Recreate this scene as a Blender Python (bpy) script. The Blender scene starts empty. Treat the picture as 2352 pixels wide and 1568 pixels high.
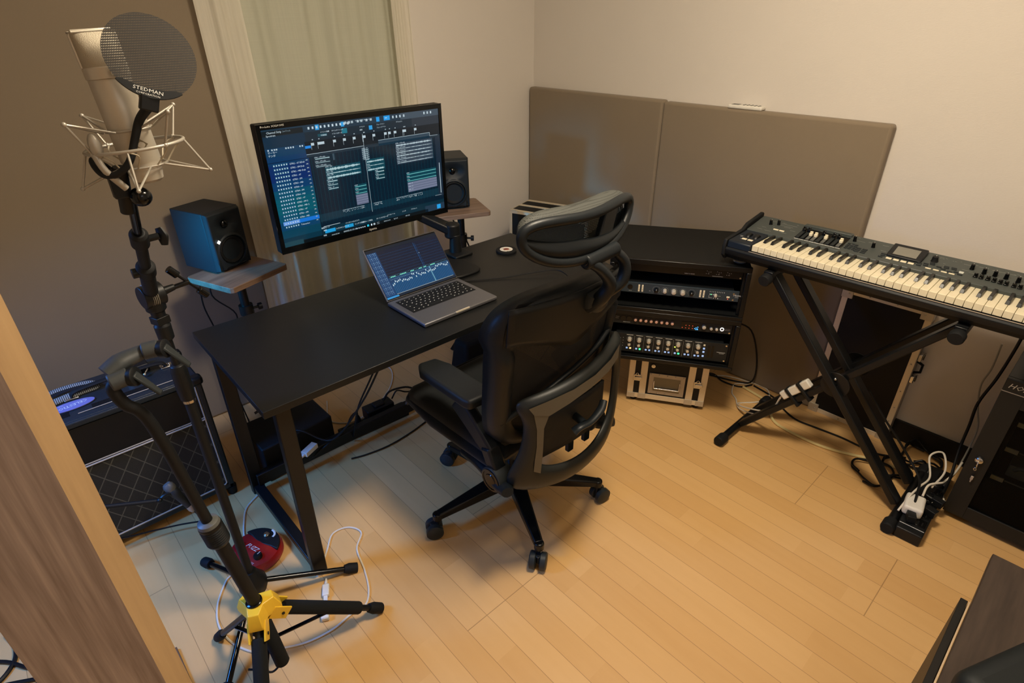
import bpy, math, random
from mathutils import Vector, Matrix
from math import sin, cos, pi, radians as rad
random.seed(7)
sc = bpy.context.scene
COL = sc.collection
# ---------------------------------------------------------------- camera
F_PX, YAW, PITCH, ROLL = 1315.26, rad(42.49), rad(29.54), rad(-0.6055)
cam_d = bpy.data.cameras.new('camera'); cam = bpy.data.objects.new('camera', cam_d); COL.objects.link(cam)
cam_d.sensor_width = 36.0; cam_d.lens = F_PX / 2352 * 36.0; cam_d.clip_start = 0.05
fw = Vector((sin(YAW)*cos(PITCH), cos(YAW)*cos(PITCH), -sin(PITCH)))
r0 = Vector((cos(YAW), -sin(YAW), 0)); u0 = r0.cross(fw)
rt = cos(ROLL)*r0 + sin(ROLL)*u0; up = -sin(ROLL)*r0 + cos(ROLL)*u0
m4 = Matrix((( rt.x, up.x, -fw.x, 0), (rt.y, up.y, -fw.y, 0), (rt.z, up.z, -fw.z, 1.59), (0, 0, 0, 1)))
cam.matrix_world = m4
sc.camera = cam
# ---------------------------------------------------------------- world, lights, exposure
w = bpy.data.worlds.new('world'); sc.world = w; w.use_nodes = True
w.node_tree.nodes['Background'].inputs[0].default_value = (0.30, 0.42, 0.55, 1)
w.node_tree.nodes['Background'].inputs[1].default_value = 0.05
sc.view_settings.view_transform = 'Standard'; sc.view_settings.look = 'None'
sc.view_settings.exposure = 0.0; sc.view_settings.gamma = 1.0
def area(name, loc, target, size, power, col, shape='DISK', sy=None, spread=180):
    d = bpy.data.lights.new(name, 'AREA'); d.shape = shape; d.size = size
    if sy: d.size_y = sy
    d.energy = power; d.color = col; d.spread = rad(spread)
    o = bpy.data.objects.new(name, d); COL.objects.link(o); o.location = loc
    o.rotation_euler = (Vector(target) - Vector(loc)).to_track_quat('-Z', 'Y').to_euler()
    return o
area('assumed_ceiling_light', (1.05, 0.62, 2.34), (1.05, 0.62, 0), 0.40, 25, (1.0, 0.85, 0.66))  # assumed ceiling lamp, out of view, no fixture is built
pl = bpy.data.lights.new('assumed_ceiling_dome', 'POINT'); pl.energy = 29; pl.color = (1.0, 0.86, 0.65); pl.shadow_soft_size = 0.15  # assumed as well: bare point light spreading the ceiling light onto the walls
po = bpy.data.objects.new('assumed_ceiling_dome', pl); COL.objects.link(po); po.location = (1.05, 0.62, 2.20)
area('assumed_side_light', (-0.74, 1.86, 1.34), (-0.02, 1.66, 0.42), 0.32, 9.5, (0.05, 0.30, 1.0), 'RECTANGLE', 0.45, 100)  # assumed blue source out of view at the left, no lamp is built
area('speaker_side_fill', (-0.76, 2.30, 1.00), (0.50, 2.23, 0.80), 0.2, 1.15, (0.0, 0.44, 1.0), 'RECTANGLE', 0.2, 25)  # added narrow blue fill for the left speaker's side, not a lamp of the room
area('rear_fill', (0.4, -1.22, 2.1), (0.7, 1.2, 0.5), 0.9, 3.6, (0.90, 0.93, 1.0), 'RECTANGLE', 0.6)  # added cool fill behind the camera, lifts the shadows

# ---------------------------------------------------------------- materials
def lin(c):
    out = []
    for v in c[:3]:
        v = v/255.0
        out.append(v/12.92 if v <= 0.04045 else ((v+0.055)/1.055)**2.4)
    return (out[0], out[1], out[2], 1.0)
class NT:
    def __init__(s, mat): s.t = mat.node_tree; s.n = s.t.nodes; s.b = s.n['Principled BSDF']
    def new(s, typ, **kw):
        n = s.n.new(typ)
        for k, v in kw.items(): setattr(n, k, v)
        return n
    def link(s, a, b): s.t.links.new(a, b)
    def put(s, sock, v):
        if hasattr(v, 'is_linked') or hasattr(v, 'links'): s.link(v, sock)
        else: sock.default_value = v
    def m(s, op, a, b=None, c=None):
        n = s.new('ShaderNodeMath', operation=op); s.put(n.inputs[0], a)
        if b is not None: s.put(n.inputs[1], b)
        if c is not None: s.put(n.inputs[2], c)
        return n.outputs[0]
    def mix(s, fac, a, b):
        n = s.new('ShaderNodeMix', data_type='RGBA'); s.put(n.inputs[0], fac); s.put(n.inputs[6], a); s.put(n.inputs[7], b)
        return n.outputs[2]
    def coord(s, kind='Object', scale=(1, 1, 1), rot=(0, 0, 0)):
        tc = s.new('ShaderNodeTexCoord'); mp = s.new('ShaderNodeMapping'); s.link(tc.outputs[kind], mp.inputs[0])
        mp.inputs['Scale'].default_value = scale; mp.inputs['Rotation'].default_value = rot
        return mp.outputs[0]
    def noise(s, vec, scale=5.0, detail=2.0, rough=0.5):
        n = s.new('ShaderNodeTexNoise'); s.link(vec, n.inputs['Vector']); n.inputs['Scale'].default_value = scale
        n.inputs['Detail'].default_value = detail; n.inputs['Roughness'].default_value = rough
        return n.outputs[0]
    def bump(s, h, strength=0.2, dist=0.001):
        n = s.new('ShaderNodeBump'); n.inputs['Strength'].default_value = strength; n.inputs['Distance'].default_value = dist
        s.link(h, n.inputs['Height']); s.link(n.outputs[0], s.b.inputs['Normal'])
def base_mat(name, rough=0.5, metal=0.0, spec=0.5):
    m = bpy.data.materials.new(name); m.use_nodes = True
    t = NT(m); t.b.inputs['Roughness'].default_value = rough; t.b.inputs['Metallic'].default_value = metal
    t.b.inputs['Specular IOR Level'].default_value = spec
    return m, t
def plain(name, col, rough=0.5, metal=0.0, var=0.06, ns=60.0, bump=0.0, spec=0.5, coat=0.0):
    if max(col) < 62 and spec == 0.5: spec = 0.34
    m, t = base_mat(name, rough, metal, spec)
    if max(col) < 62: col = (col[0]*0.66, col[1]*0.73, col[2]*0.78)
    c = lin(col); n = t.noise(t.coord(), ns, 3)
    lo = tuple(v*(1-var) for v in c[:3])+(1,); hi = tuple(min(1, v*(1+var)) for v in c[:3])+(1,)
    t.link(t.mix(n, lo, hi), t.b.inputs['Base Color'])
    if bump: t.bump(n, bump, 0.0006)
    t.b.inputs['Coat Weight'].default_value = coat
    return m
def emis(name, col, strength, rough=0.4):
    m, t = base_mat(name, rough); t.b.inputs['Base Color'].default_value = lin(col)
    t.b.inputs['Emission Color'].default_value = lin(col); t.b.inputs['Emission Strength'].default_value = strength
    return m
def wood(name, dark, light, axis='Z', scale=1.0, rough=0.5, stretch=14.0, contrast=1.0, coat=0.0):
    m, t = base_mat(name, rough)
    s = {'X': (1, stretch, stretch), 'Y': (stretch, 1, stretch), 'Z': (stretch, stretch, 1)}[axis]
    v = t.coord(scale=tuple(q*scale for q in s))
    n1 = t.noise(v, 2.2, 6, 0.62)
    v2 = t.coord(scale=tuple(q*scale*3.1 for q in s)); n2 = t.noise(v2, 3.5, 3, 0.6)
    f = t.m('ADD', t.m('MULTIPLY', n1, 0.7), t.m('MULTIPLY', n2, 0.3))
    f = t.m('MULTIPLY_ADD', f, 3.2*contrast, 0.5-1.6*contrast); n = t.new('ShaderNodeClamp'); t.link(f, n.inputs[0])
    t.link(t.mix(n.outputs[0], lin(dark), lin(light)), t.b.inputs['Base Color'])
    t.bump(n1, 0.15, 0.0005); t.b.inputs['Coat Weight'].default_value = coat
    return m
def floor_mat():
    m, t = base_mat('maple_board_floor', 0.33, 0, 0.45)
    tc = t.new('ShaderNodeTexCoord'); sp = t.new('ShaderNodeSeparateXYZ'); t.link(tc.outputs['Object'], sp.inputs[0])
    x, y = sp.outputs[0], sp.outputs[1]
    xs = t.m('DIVIDE', t.m('SUBTRACT', x, 0.6120-0.3028*20), 0.0757); i = t.m('FLOOR', xs); fx = t.m('SUBTRACT', xs, i)
    g = t.m('FLOOR', t.m('DIVIDE', i, 4.0))
    wn = t.new('ShaderNodeTexWhiteNoise', noise_dimensions='1D'); t.link(i, wn.inputs['W'])
    ys = t.m('ADD', t.m('DIVIDE', y, 0.74), t.m('MULTIPLY', wn.outputs['Value'], 7.0)); j = t.m('FLOOR', ys)
    cb = t.new('ShaderNodeCombineXYZ'); t.link(i, cb.inputs[0]); t.link(j, cb.inputs[1])
    wn2 = t.new('ShaderNodeTexWhiteNoise', noise_dimensions='2D'); t.link(cb.outputs[0], wn2.inputs['Vector'])
    # grain, shifted per piece
    cb2 = t.new('ShaderNodeCombineXYZ'); t.link(t.m('MULTIPLY', x, 22.0), cb2.inputs[0]); t.link(t.m('MULTIPLY_ADD', wn2.outputs['Value'], 30.0, t.m('MULTIPLY', y, 1.6)), cb2.inputs[1])
    gr = t.noise(cb2.outputs[0], 1.6, 5, 0.55)
    f = t.m('ADD', t.m('MULTIPLY', wn2.outputs['Value'], 0.55), t.m('MULTIPLY', gr, 0.45))
    c = t.mix(f, lin((206, 160, 100)), lin((224, 182, 123)))
    # board seams and the ends of the four-board panels
    d = t.m('ABSOLUTE', t.m('SUBTRACT', fx, 0.5)); line = t.m('GREATER_THAN', d, 0.489)
    yg = t.m('SUBTRACT', t.m('SUBTRACT', y, 0.877), t.m('MULTIPLY', t.m('SUBTRACT', g, 20.0), 0.3447))
    fy = t.m('FRACT', t.m('ADD', t.m('DIVIDE', yg, 1.818), 10.0)); l2 = t.m('LESS_THAN', t.m('MINIMUM', fy, t.m('SUBTRACT', 1.0, fy)), 0.00075)
    ln = t.m('MAXIMUM', line, l2)
    c = t.mix(t.m('MULTIPLY', ln, 0.48), c, lin((98, 62, 30)))
    t.link(c, t.b.inputs['Base Color']); t.b.inputs['Coat Weight'].default_value = 0.12; t.b.inputs['Coat Roughness'].default_value = 0.25
    t.bump(t.m('SUBTRACT', 1.0, ln), 0.25, 0.0006)
    return m
def wall_mat(name, col):
    m, t = base_mat(name, 0.85, 0, 0.25)
    n1 = t.noise(t.coord(scale=(1, 1, 5)), 130, 3); n2 = t.noise(t.coord(), 2.0, 2)
    c = lin(col); lo = tuple(v*0.96 for v in c[:3])+(1,); hi = tuple(min(1, v*1.03) for v in c[:3])+(1,)
    t.link(t.mix(n2, lo, hi), t.b.inputs['Base Color']); t.bump(n1, 0.35, 0.0012)
    return m
def fabric(name, col, scale=900, rough=0.95, bump=0.35, big=0.0):
    m, t = base_mat(name, rough, 0, 0.2)
    w1 = t.noise(t.coord(scale=(1, 1, 1)), scale, 2); n2 = t.noise(t.coord(), 3.0, 3)
    c = lin(col); lo = tuple(v*0.88 for v in c[:3])+(1,); hi = tuple(v*1.1 for v in c[:3])+(1,)
    t.link(t.mix(t.m('ADD', t.m('MULTIPLY', w1, 0.5), t.m('MULTIPLY', n2, 0.5)), lo, hi), t.b.inputs['Base Color'])
    t.b.inputs['Sheen Weight'].default_value = 0.15; t.bump(w1, bump, 0.0008)
    return m
def net(name, col, fx, fy, duty, rough=0.7, axes=(0, 2), metal=0.0, shear=0.0):
    """a woven net: real holes between the threads, from object coordinates"""
    m, t = base_mat(name, rough, metal)
    t.b.inputs['Base Color'].default_value = lin(col)
    tc = t.new('ShaderNodeTexCoord'); sp = t.new('ShaderNodeSeparateXYZ'); t.link(tc.outputs['Object'], sp.inputs[0])
    a = t.m('MULTIPLY', sp.outputs[axes[0]], fx); b = t.m('MULTIPLY', sp.outputs[axes[1]], fy)
    if shear: a = t.m('ADD', a, t.m('MULTIPLY', t.m('FLOOR', b), 0.5))
    fa = t.m('LESS_THAN', t.m('FRACT', t.m('ADD', a, 500.0)), duty); fb = t.m('LESS_THAN', t.m('FRACT', t.m('ADD', b, 500.0)), duty)
    hole = t.m('MULTIPLY', t.m('SUBTRACT', 1.0, fa), t.m('SUBTRACT', 1.0, fb))
    tr = t.new('ShaderNodeBsdfTransparent'); mx = t.new('ShaderNodeMixShader'); t.link(hole, mx.inputs[0])
    t.link(t.b.outputs[0], mx.inputs[1]); t.link(tr.outputs[0], mx.inputs[2]); t.link(mx.outputs[0], t.n['Material Output'].inputs[0])
    return m
def sheer(name, col, opac, hs=(3, 3, 260)):
    m, t = base_mat(name, 0.9, 0, 0.1)
    n = t.noise(t.coord(scale=hs), 1.6, 4, 0.6); n2 = t.noise(t.coord(scale=(400, 400, 4)), 1.0, 2)
    c = lin(col); t.link(t.mix(n, tuple(v*0.90 for v in c[:3])+(1,), tuple(min(1, v*1.08) for v in c[:3])+(1,)), t.b.inputs['Base Color'])
    tl = t.new('ShaderNodeBsdfTranslucent'); tl.inputs[0].default_value = c
    mx = t.new('ShaderNodeMixShader'); mx.inputs[0].default_value = 0.25; t.link(t.b.outputs[0], mx.inputs[1]); t.link(tl.outputs[0], mx.inputs[2])
    tr = t.new('ShaderNodeBsdfTransparent'); mx2 = t.new('ShaderNodeMixShader')
    t.link(t.m('ADD', t.m('MULTIPLY', n2, 0.16), 1-opac-0.08), mx2.inputs[0])
    t.link(mx.outputs[0], mx2.inputs[1]); t.link(tr.outputs[0], mx2.inputs[2]); t.link(mx2.outputs[0], t.n['Material Output'].inputs[0])
    return m
def glassy(name, tint, alpha, rough=0.05):
    m, t = base_mat(name, rough, 0, 0.6); t.b.inputs['Base Color'].default_value = lin(tint)
    tr = t.new('ShaderNodeBsdfTransparent'); tr.inputs[0].default_value = (0.75, 0.78, 0.72, 1)
    fr = t.new('ShaderNodeFresnel'); fr.inputs[0].default_value = 1.5
    mx = t.new('ShaderNodeMixShader'); t.link(t.m('MAXIMUM', fr.outputs[0], alpha), mx.inputs[0])
    t.link(tr.outputs[0], mx.inputs[1]); t.link(t.b.outputs[0], mx.inputs[2]); t.link(mx.outputs[0], t.n['Material Output'].inputs[0])
    return m
def screen_mat(name, strength):
    m, t = base_mat(name, 0.12, 0, 0.5); t.b.inputs['Base Color'].default_value = (0.004, 0.005, 0.006, 1)
    a = t.new('ShaderNodeAttribute'); a.attribute_name = 'Col'
    t.link(a.outputs['Color'], t.b.inputs['Emission Color']); t.b.inputs['Emission Strength'].default_value = strength
    return m
BLK = plain('black_plastic', (26, 27, 28), 0.42, bump=0.1)
BLKF = plain('satin_black_lip', (15, 16, 17), 0.32)
BLKM = plain('matt_black_plastic', (24, 25, 26), 0.6, bump=0.15)
BLKG = plain('gloss_black', (14, 15, 16), 0.14)
STEEL = plain('black_powder_coated_steel', (23, 23, 24), 0.38, bump=0.1, ns=400)
RUB = plain('black_rubber', (20, 20, 21), 0.75, bump=0.2, ns=200)
FOAM = plain('black_foam_grip', (26, 28, 28), 0.95, bump=0.6, ns=500)
CHROME = plain('bright_metal', (205, 205, 205), 0.22, 1.0)
ALU = plain('brushed_aluminium', (226, 214, 190), 0.42, 0.35, ns=200, bump=0.1)
ALUD = plain('dull_aluminium_edging', (176, 168, 158), 0.5, 0.55)
NICKEL = plain('satin_nickel', (196, 188, 172), 0.42, 0.45)
NICKM = plain('nickel_wire', (178, 172, 160), 0.45, 0.5)
SPACE = plain('grey_laptop_aluminium', (118, 118, 122), 0.4, 0.7, ns=500)
WHT = plain('white_plastic', (226, 222, 212), 0.4)
WHTC = plain('white_cable_sheath', (222, 214, 198), 0.5)
IVORY = plain('ivory_key_plastic', (236, 226, 196), 0.3)
BLKC = plain('black_cable_sheath', (18, 18, 19), 0.5)
YEL = plain('yellow_plastic', (240, 196, 52), 0.38)
RED = plain('red_hammered_enamel', (150, 22, 22), 0.35, bump=0.25, ns=300, coat=0.3)
LINE = plain('white_print', (225, 225, 220), 0.5)
GREYP = plain('grey_plastic', (92, 94, 92), 0.45)
DKG = plain('dark_grey_plastic', (56, 58, 57), 0.48, bump=0.1)
SPK = plain('charcoal_speaker_enamel', (40, 46, 50), 0.5, bump=0.15, ns=500)
CONE = plain('black_speaker_cone', (13, 13, 14), 0.7)
TAUPE = plain('taupe_plastic', (92, 86, 74), 0.5, bump=0.1)
DESKM = plain('black_wood_laminate', (30, 29, 28), 0.4, bump=0.12, ns=250)
PANELF = fabric('taupe_panel_fabric', (137, 123, 104), 700)
SEATF = fabric('black_seat_fabric', (16, 21, 24), 900, bump=0.5)
NETB = net('black_chair_net', (11, 14, 16), 420, 260, 0.82)
NETH = net('charcoal_headrest_net', (58, 60, 56), 260, 260, 0.74)
POPM = net('black_pop_filter_louvres', (46, 44, 42), 480, 300, 0.56, axes=(0, 1), metal=0.3, shear=0.5)
GRILLE = plain('silver_mesh_grille', (170, 160, 140), 0.5, 0.35, ns=900, bump=0.8)
SHEER1 = sheer('cream_sheer_cloth', (236, 230, 214), 0.82, (60, 60, 3))
SHEER2 = sheer('grey_green_slub_voile', (214, 214, 194), 0.985)
TOLEX = plain('black_grained_vinyl', (48, 54, 58), 0.36, bump=1.0, ns=350)
GRID_M = None
GLASS = glassy('smoked_door_glass', (40, 42, 38), 0.07)
WGLASS = glassy('window_pane_glass', (20, 30, 34), 0.25)
LEDG = emis('green_led', (70, 255, 150), 2.0); LEDR = emis('red_led', (255, 90, 60), 1.6); LEDB = emis('blue_led', (70, 170, 255), 2.2)
LEDW = emis('white_led', (255, 250, 245), 1.6); LEDP = emis('pale_blue_button_light', (150, 180, 230), 0.7); LEDA = emis('amber_button_light', (255, 220, 150), 0.9)
WOODW = wood('walnut_board', (96, 74, 60), (146, 120, 100), 'X', 0.9, 0.5)
SCREEN = screen_mat('lit_screen', 1.0)

# ---------------------------------------------------------------- mesh builder
def catmull(pts, k):
    if k <= 1 or len(pts) < 3: return [Vector(p) for p in pts]
    P = [Vector(p) for p in pts]; P = [2*P[0]-P[1]] + P + [2*P[-1]-P[-2]]; out = []
    for i in range(1, len(P)-2):
        for j in range(k):
            t = j/k; a, b, c, d = P[i-1:i+3]
            out.append(0.5*((2*b)+(c-a)*t+(2*a-5*b+4*c-d)*t*t+(3*b-a-3*c+d)*t**3))
    out.append(P[-2]); return out
class MB:
    def __init__(s, T=None): s.v = []; s.f = []; s.mi = []; s.c = []; s.T = T or Matrix(); s.col = None
    def add(s, vs, fs, mi=0):
        o = len(s.v); s.v += [s.T @ Vector(p) for p in vs]
        for f in fs: s.f.append([q+o for q in f]); s.mi.append(mi); s.c.append(s.col)
        return s
    def box(s, x0, x1, y0, y1, z0, z1, mi=0):
        v = [(x, y, z) for z in (z0, z1) for y in (y0, y1) for x in (x0, x1)]
        return s.add(v, [(0, 2, 3, 1), (4, 5, 7, 6), (0, 1, 5, 4), (2, 6, 7, 3), (0, 4, 6, 2), (1, 3, 7, 5)], mi)
    def cb(s, c, d, mi=0, rot=None):
        T = s.T; s.T = T @ Matrix.Translation(c) @ (rot.to_4x4() if rot else Matrix())
        s.box(-d[0]/2, d[0]/2, -d[1]/2, d[1]/2, -d[2]/2, d[2]/2, mi); s.T = T; return s
    def beam(s, p0, p1, w, h, upv=(0, 0, 1), mi=0, w1=None, h1=None):
        p0, p1 = Vector(p0), Vector(p1); d = (p1-p0).normalized(); upv = Vector(upv)
        a = d.cross(upv)
        if a.length < 1e-4: a = d.cross(Vector((1, 0, 0)))
        a.normalize(); b = a.cross(d).normalized(); w1 = w1 or w; h1 = h1 or h
        v = [p+a*sx*ww/2+b*sz*hh/2 for p, ww, hh in ((p0, w, h), (p1, w1, h1)) for sx, sz in ((-1, -1), (1, -1), (1, 1), (-1, 1))]
        return s.add(v, [(0, 1, 2, 3), (7, 6, 5, 4), (0, 4, 5, 1), (1, 5, 6, 2), (2, 6, 7, 3), (3, 7, 4, 0)], mi)
    def cyl(s, p0, p1, r0, r1=None, n=20, mi=0):
        return s.tube([p0, p1], [r0, r0 if r1 is None else r1], n, 1, mi)
    def tube(s, pts, r, n=8, k=5, mi=0, closed=False, flat=1.0):
        if closed: base = [Vector(p) for p in pts]; P = catmull([base[-1]]+base+[base[0], base[1]], k)[k:-k-1+0] if k > 1 else base
        else: P = catmull(pts, k)
        if isinstance(r, (list, tuple)):
            rs = []
            m = len(r)-1
            for i in range(len(P)):
                t = i/(len(P)-1)*m; j = min(int(t), m-1); rs.append(r[j]+(r[j+1]-r[j])*(t-j))
        else: rs = [r]*len(P)
        N = len(P); vs = []; a = None
        for i in range(N):
            if closed: d = (P[(i+1) % N]-P[i-1])
            else: d = P[min(i+1, N-1)]-P[max(i-1, 0)]
            if d.length < 1e-9: d = Vector((0, 0, 1))
            d.normalize()
            if a is None:
                a = d.cross(Vector((0, 0, 1)))
                if a.length < 1e-3: a = d.cross(Vector((0, 1, 0)))
            else: a = a-d*a.dot(d)
            a.normalize(); b = d.cross(a)
            for q in range(n):
                an = 2*pi*q/n; vs.append(P[i]+a*cos(an)*rs[i]+b*sin(an)*rs[i]*flat)
        fs = []; L = N if closed else N-1
        for i in range(L):
            i2 = (i+1) % N
            for q in range(n): fs.append((i*n+q, i*n+(q+1) % n, i2*n+(q+1) % n, i2*n+q))
        if not closed: fs.append(tuple(range(n-1, -1, -1))); fs.append(tuple((N-1)*n+q for q in range(n)))
        return s.add(vs, fs, mi)
    def lathe(s, prof, o=(0, 0, 0), ax=(0, 0, 1), n=28, mi=0, cap=True):
        q = Vector((0, 0, 1)).rotation_difference(Vector(ax).normalized()).to_matrix(); o = Vector(o); vs = []
        for r, z in prof:
            for i in range(n): an = 2*pi*i/n; vs.append(o+q@Vector((r*cos(an), r*sin(an), z)))
        fs = [(i*n+j, i*n+(j+1) % n, (i+1)*n+(j+1) % n, (i+1)*n+j) for i in range(len(prof)-1) for j in range(n)]
        if cap: fs.append(tuple(range(n-1, -1, -1))); fs.append(tuple((len(prof)-1)*n+j for j in range(n)))
        return s.add(vs, fs, mi)
    def prism(s, pts, h, mi=0, z0=0.0):
        n = len(pts); v = [(x, y, z0) for x, y in pts]+[(x, y, z0+h) for x, y in pts]
        return s.add(v, [tuple(range(n-1, -1, -1)), tuple(range(n, 2*n))]+[(i, (i+1) % n, (i+1) % n+n, i+n) for i in range(n)], mi)
    def quad(s, a, b, c, d, mi=0): return s.add([a, b, c, d], [(0, 1, 2, 3)], mi)
    def grid(s, fn, nu, nv, mi=0, cu=False):
        vs = [fn(i/(nu if cu else nu-1), j/(nv-1)) for i in range(nu) for j in range(nv)]
        fs = [(i*nv+j, ((i+1) % nu)*nv+j, ((i+1) % nu)*nv+j+1, i*nv+j+1) for i in range(nu if cu else nu-1) for j in range(nv-1)]
        return s.add(vs, fs, mi)
    def ball(s, c, r, n=14, mi=0, sc=(1, 1, 1)):
        m = n//2; c = Vector(c)
        vs = [c+Vector((r*sc[0]*sin(pi*i/m)*cos(2*pi*j/n), r*sc[1]*sin(pi*i/m)*sin(2*pi*j/n), r*sc[2]*cos(pi*i/m))) for i in range(m+1) for j in range(n)]
        return s.add(vs, [(i*n+j, i*n+(j+1) % n, (i+1)*n+(j+1) % n, (i+1)*n+j) for i in range(m) for j in range(n)], mi)
    def text(s, body, size, o, ux, uy, mi=0, align='LEFT', ext=0.0, sx=1.0, shear=0.0):
        """lettering lying in the plane (ux, uy) at o"""
        cu = bpy.data.curves.new('lettering', 'FONT'); cu.body = body; cu.size = size; cu.align_x = align; cu.resolution_u = 1; cu.shear = shear
        ob = bpy.data.objects.new('lettering', cu); COL.objects.link(ob)
        me = bpy.data.meshes.new_from_object(ob); ux, uy = Vector(ux).normalized(), Vector(uy).normalized(); o = Vector(o)
        s.add([o+ux*v.co.x*sx+uy*v.co.y for v in me.vertices], [tuple(p.vertices) for p in me.polygons], mi)
        bpy.data.objects.remove(ob); bpy.data.curves.remove(cu); bpy.data.meshes.remove(me); return s
    def build(s, name, mat, parent=None, label=None, bevel=0.0, seg=2, smooth=38, world=False, solid=0.0, subsurf=0, ang=30):
        vs = s.v
        if world and parent is not None:
            inv = wmat(parent).inverted(); vs = [inv @ p for p in vs]
        me = bpy.data.meshes.new(name); me.from_pydata([tuple(p) for p in vs], [], s.f)
        for m in (mat if isinstance(mat, (list, tuple)) else [mat]): me.materials.append(m)
        me.polygons.foreach_set('material_index', s.mi); me.polygons.foreach_set('use_smooth', [True]*len(s.f))
        if any(c is not None for c in s.c):
            at = me.color_attributes.new('Col', 'FLOAT_COLOR', 'CORNER')
            for p in me.polygons:
                c = s.c[p.index] or (0, 0, 0, 1)
                for li in p.loop_indices: at.data[li].color = c
        me.update(); me.set_sharp_from_angle(angle=rad(smooth))
        o = bpy.data.objects.new(name, me); COL.objects.link(o)
        if parent is not None: o.parent = parent
        if label: o['label'] = label
        if solid: md = o.modifiers.new('t', 'SOLIDIFY'); md.thickness = solid; md.offset = 0
        if subsurf: md = o.modifiers.new('s', 'SUBSURF'); md.levels = subsurf; md.render_levels = subsurf
        if bevel:
            md = o.modifiers.new('b', 'BEVEL'); md.width = bevel; md.segments = seg; md.limit_method = 'ANGLE'; md.angle_limit = rad(ang); md.harden_normals = False
        return o
def wmat(o):
    m = Matrix.Translation(o.location) @ o.rotation_euler.to_matrix().to_4x4()
    return (wmat(o.parent) @ m) if o.parent else m
def thing(name, label, cat, loc=(0, 0, 0), rz=0.0, group=None):
    o = bpy.data.objects.new(name, None); COL.objects.link(o); o.location = loc; o.rotation_euler = (0, 0, rz); o.empty_display_size = 0.05
    return tag(o, label, cat, group)
def tag(o, label, cat, group=None):
    o['label'] = label; o['category'] = cat
    if group: o['group'] = group
    return o
def struct(o): o['kind'] = 'structure'; return o
RM = lambda ax, deg: Matrix.Rotation(rad(deg), 3, ax)
def cable(name, pts, r, mat, label, cat='cable', k=6, group=None):
    return tag(MB().tube(pts, r, 7, k).build(name, mat), label, cat, group)
def zs(l, z): return [(x, y, z) for x, y in l]

# ================================================================ the room
XR, YB, XL, YF, ZC = 2.52, 2.545, -1.10, -1.3, 2.4
struct(MB().box(XL, XR+.1, YF, YB+.1, -.06, 0).build('floor', floor_mat()))
WALLM = wall_mat('cream_wallpaper', (221, 214, 205))
struct(MB().box(XR, XR+.1, YF, YB+.1, 0, ZC).build('wall_right', WALLM))
b = MB(); b.box(XL, .84, YB, YB+.1, 0, ZC).box(1.60, XR, YB, YB+.1, 0, ZC).box(.84, 1.60, YB, YB+.1, 2.05, ZC).box(.84, 1.60, YB, YB+.1, 0, .35)
struct(b.build('wall_back', WALLM))
b = MB(); b.box(XL-.1, XL, YF, 1.32, 0, ZC).box(XL-.1, XL, 2.22, YB+.1, 0, ZC).box(XL-.1, XL, 1.32, 2.22, 0, 1.12).box(XL-.1, XL, 1.32, 2.22, 2.02, ZC)
struct(b.build('wall_left', WALLM))
struct(MB().box(XL, XR+.1, YF-.1, YF, 0, ZC).build('wall_front', WALLM))
struct(MB().box(XL-.1, XR+.1, YF-.1, YB+.1, ZC, ZC+.06).build('ceiling', wall_mat('white_ceiling_paper', (226, 220, 208))))
BBM = plain('dark_brown_baseboard', (30, 26, 24), 0.5)
struct(MB().box(XR-.012, XR, YF, YB-.012, 0, .092).build('baseboard_right', BBM, bevel=.002))
struct(MB().box(XL, XR, YB-.012, YB, 0, .092).build('baseboard_back', BBM, bevel=.002))
# window behind the curtains
wf = MB()
for a in ((.84, .88, .35, 2.05), (1.56, 1.60, .35, 2.05), (1.20, 1.24, .35, 2.05)): wf.box(a[0], a[1], YB+.03, YB+.08, a[2], a[3])
wf.box(.88, 1.56, YB+.03, YB+.08, .35, .40).box(.88, 1.56, YB+.03, YB+.08, 2.0, 2.05)
wo = struct(wf.build('window_1', ALUD, bevel=.003))
MB().box(.88, 1.20, YB+.05, YB+.056, .40, 2.0).box(1.24, 1.56, YB+.05, YB+.056, .40, 2.0).build('window_pane', WGLASS, wo)
wf = MB(); wf.box(XL-.06, XL-.02, 1.32, 2.22, 1.12, 1.17).box(XL-.06, XL-.02, 1.32, 2.22, 1.97, 2.02).box(XL-.06, XL-.02, 1.32, 1.37, 1.17, 1.97).box(XL-.06, XL-.02, 2.17, 2.22, 1.17, 1.97)
struct(wf.build('added_window', ALUD, bevel=.003))  # unseen window, added to account for the cool light from the left
# wood clad wall end beside the camera
JD = wood('walnut_print_face', (120, 102, 94), (204, 184, 172), 'Z', 0.55, 0.5, 26.0, 0.95)
JL = wood('light_oak_print_edge', (150, 120, 84), (180, 148, 106), 'Z', 0.8, 0.5, 10.0, 0.7)
jb = MB(); P = [(-.140, .62), (-.0434, .62), (-.0205, .66), (-.056, .80), (-.140, .80)]
for i in range(5):
    (xa, ya), (xb, yb) = P[i], P[(i+1) % 5]; jb.quad((xa, ya, 0), (xb, yb, 0), (xb, yb, 2.4), (xa, ya, 2.4), 1 if i in (1, 2) else 0)
struct(jb.build('trim_1', [JD, JL]))
struct(MB().box(-.075, -.0392, .80, 1.41, 0, .012).build('trim_2', plain('brown_skirting', (104, 78, 50), .5), bevel=.001))

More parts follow.
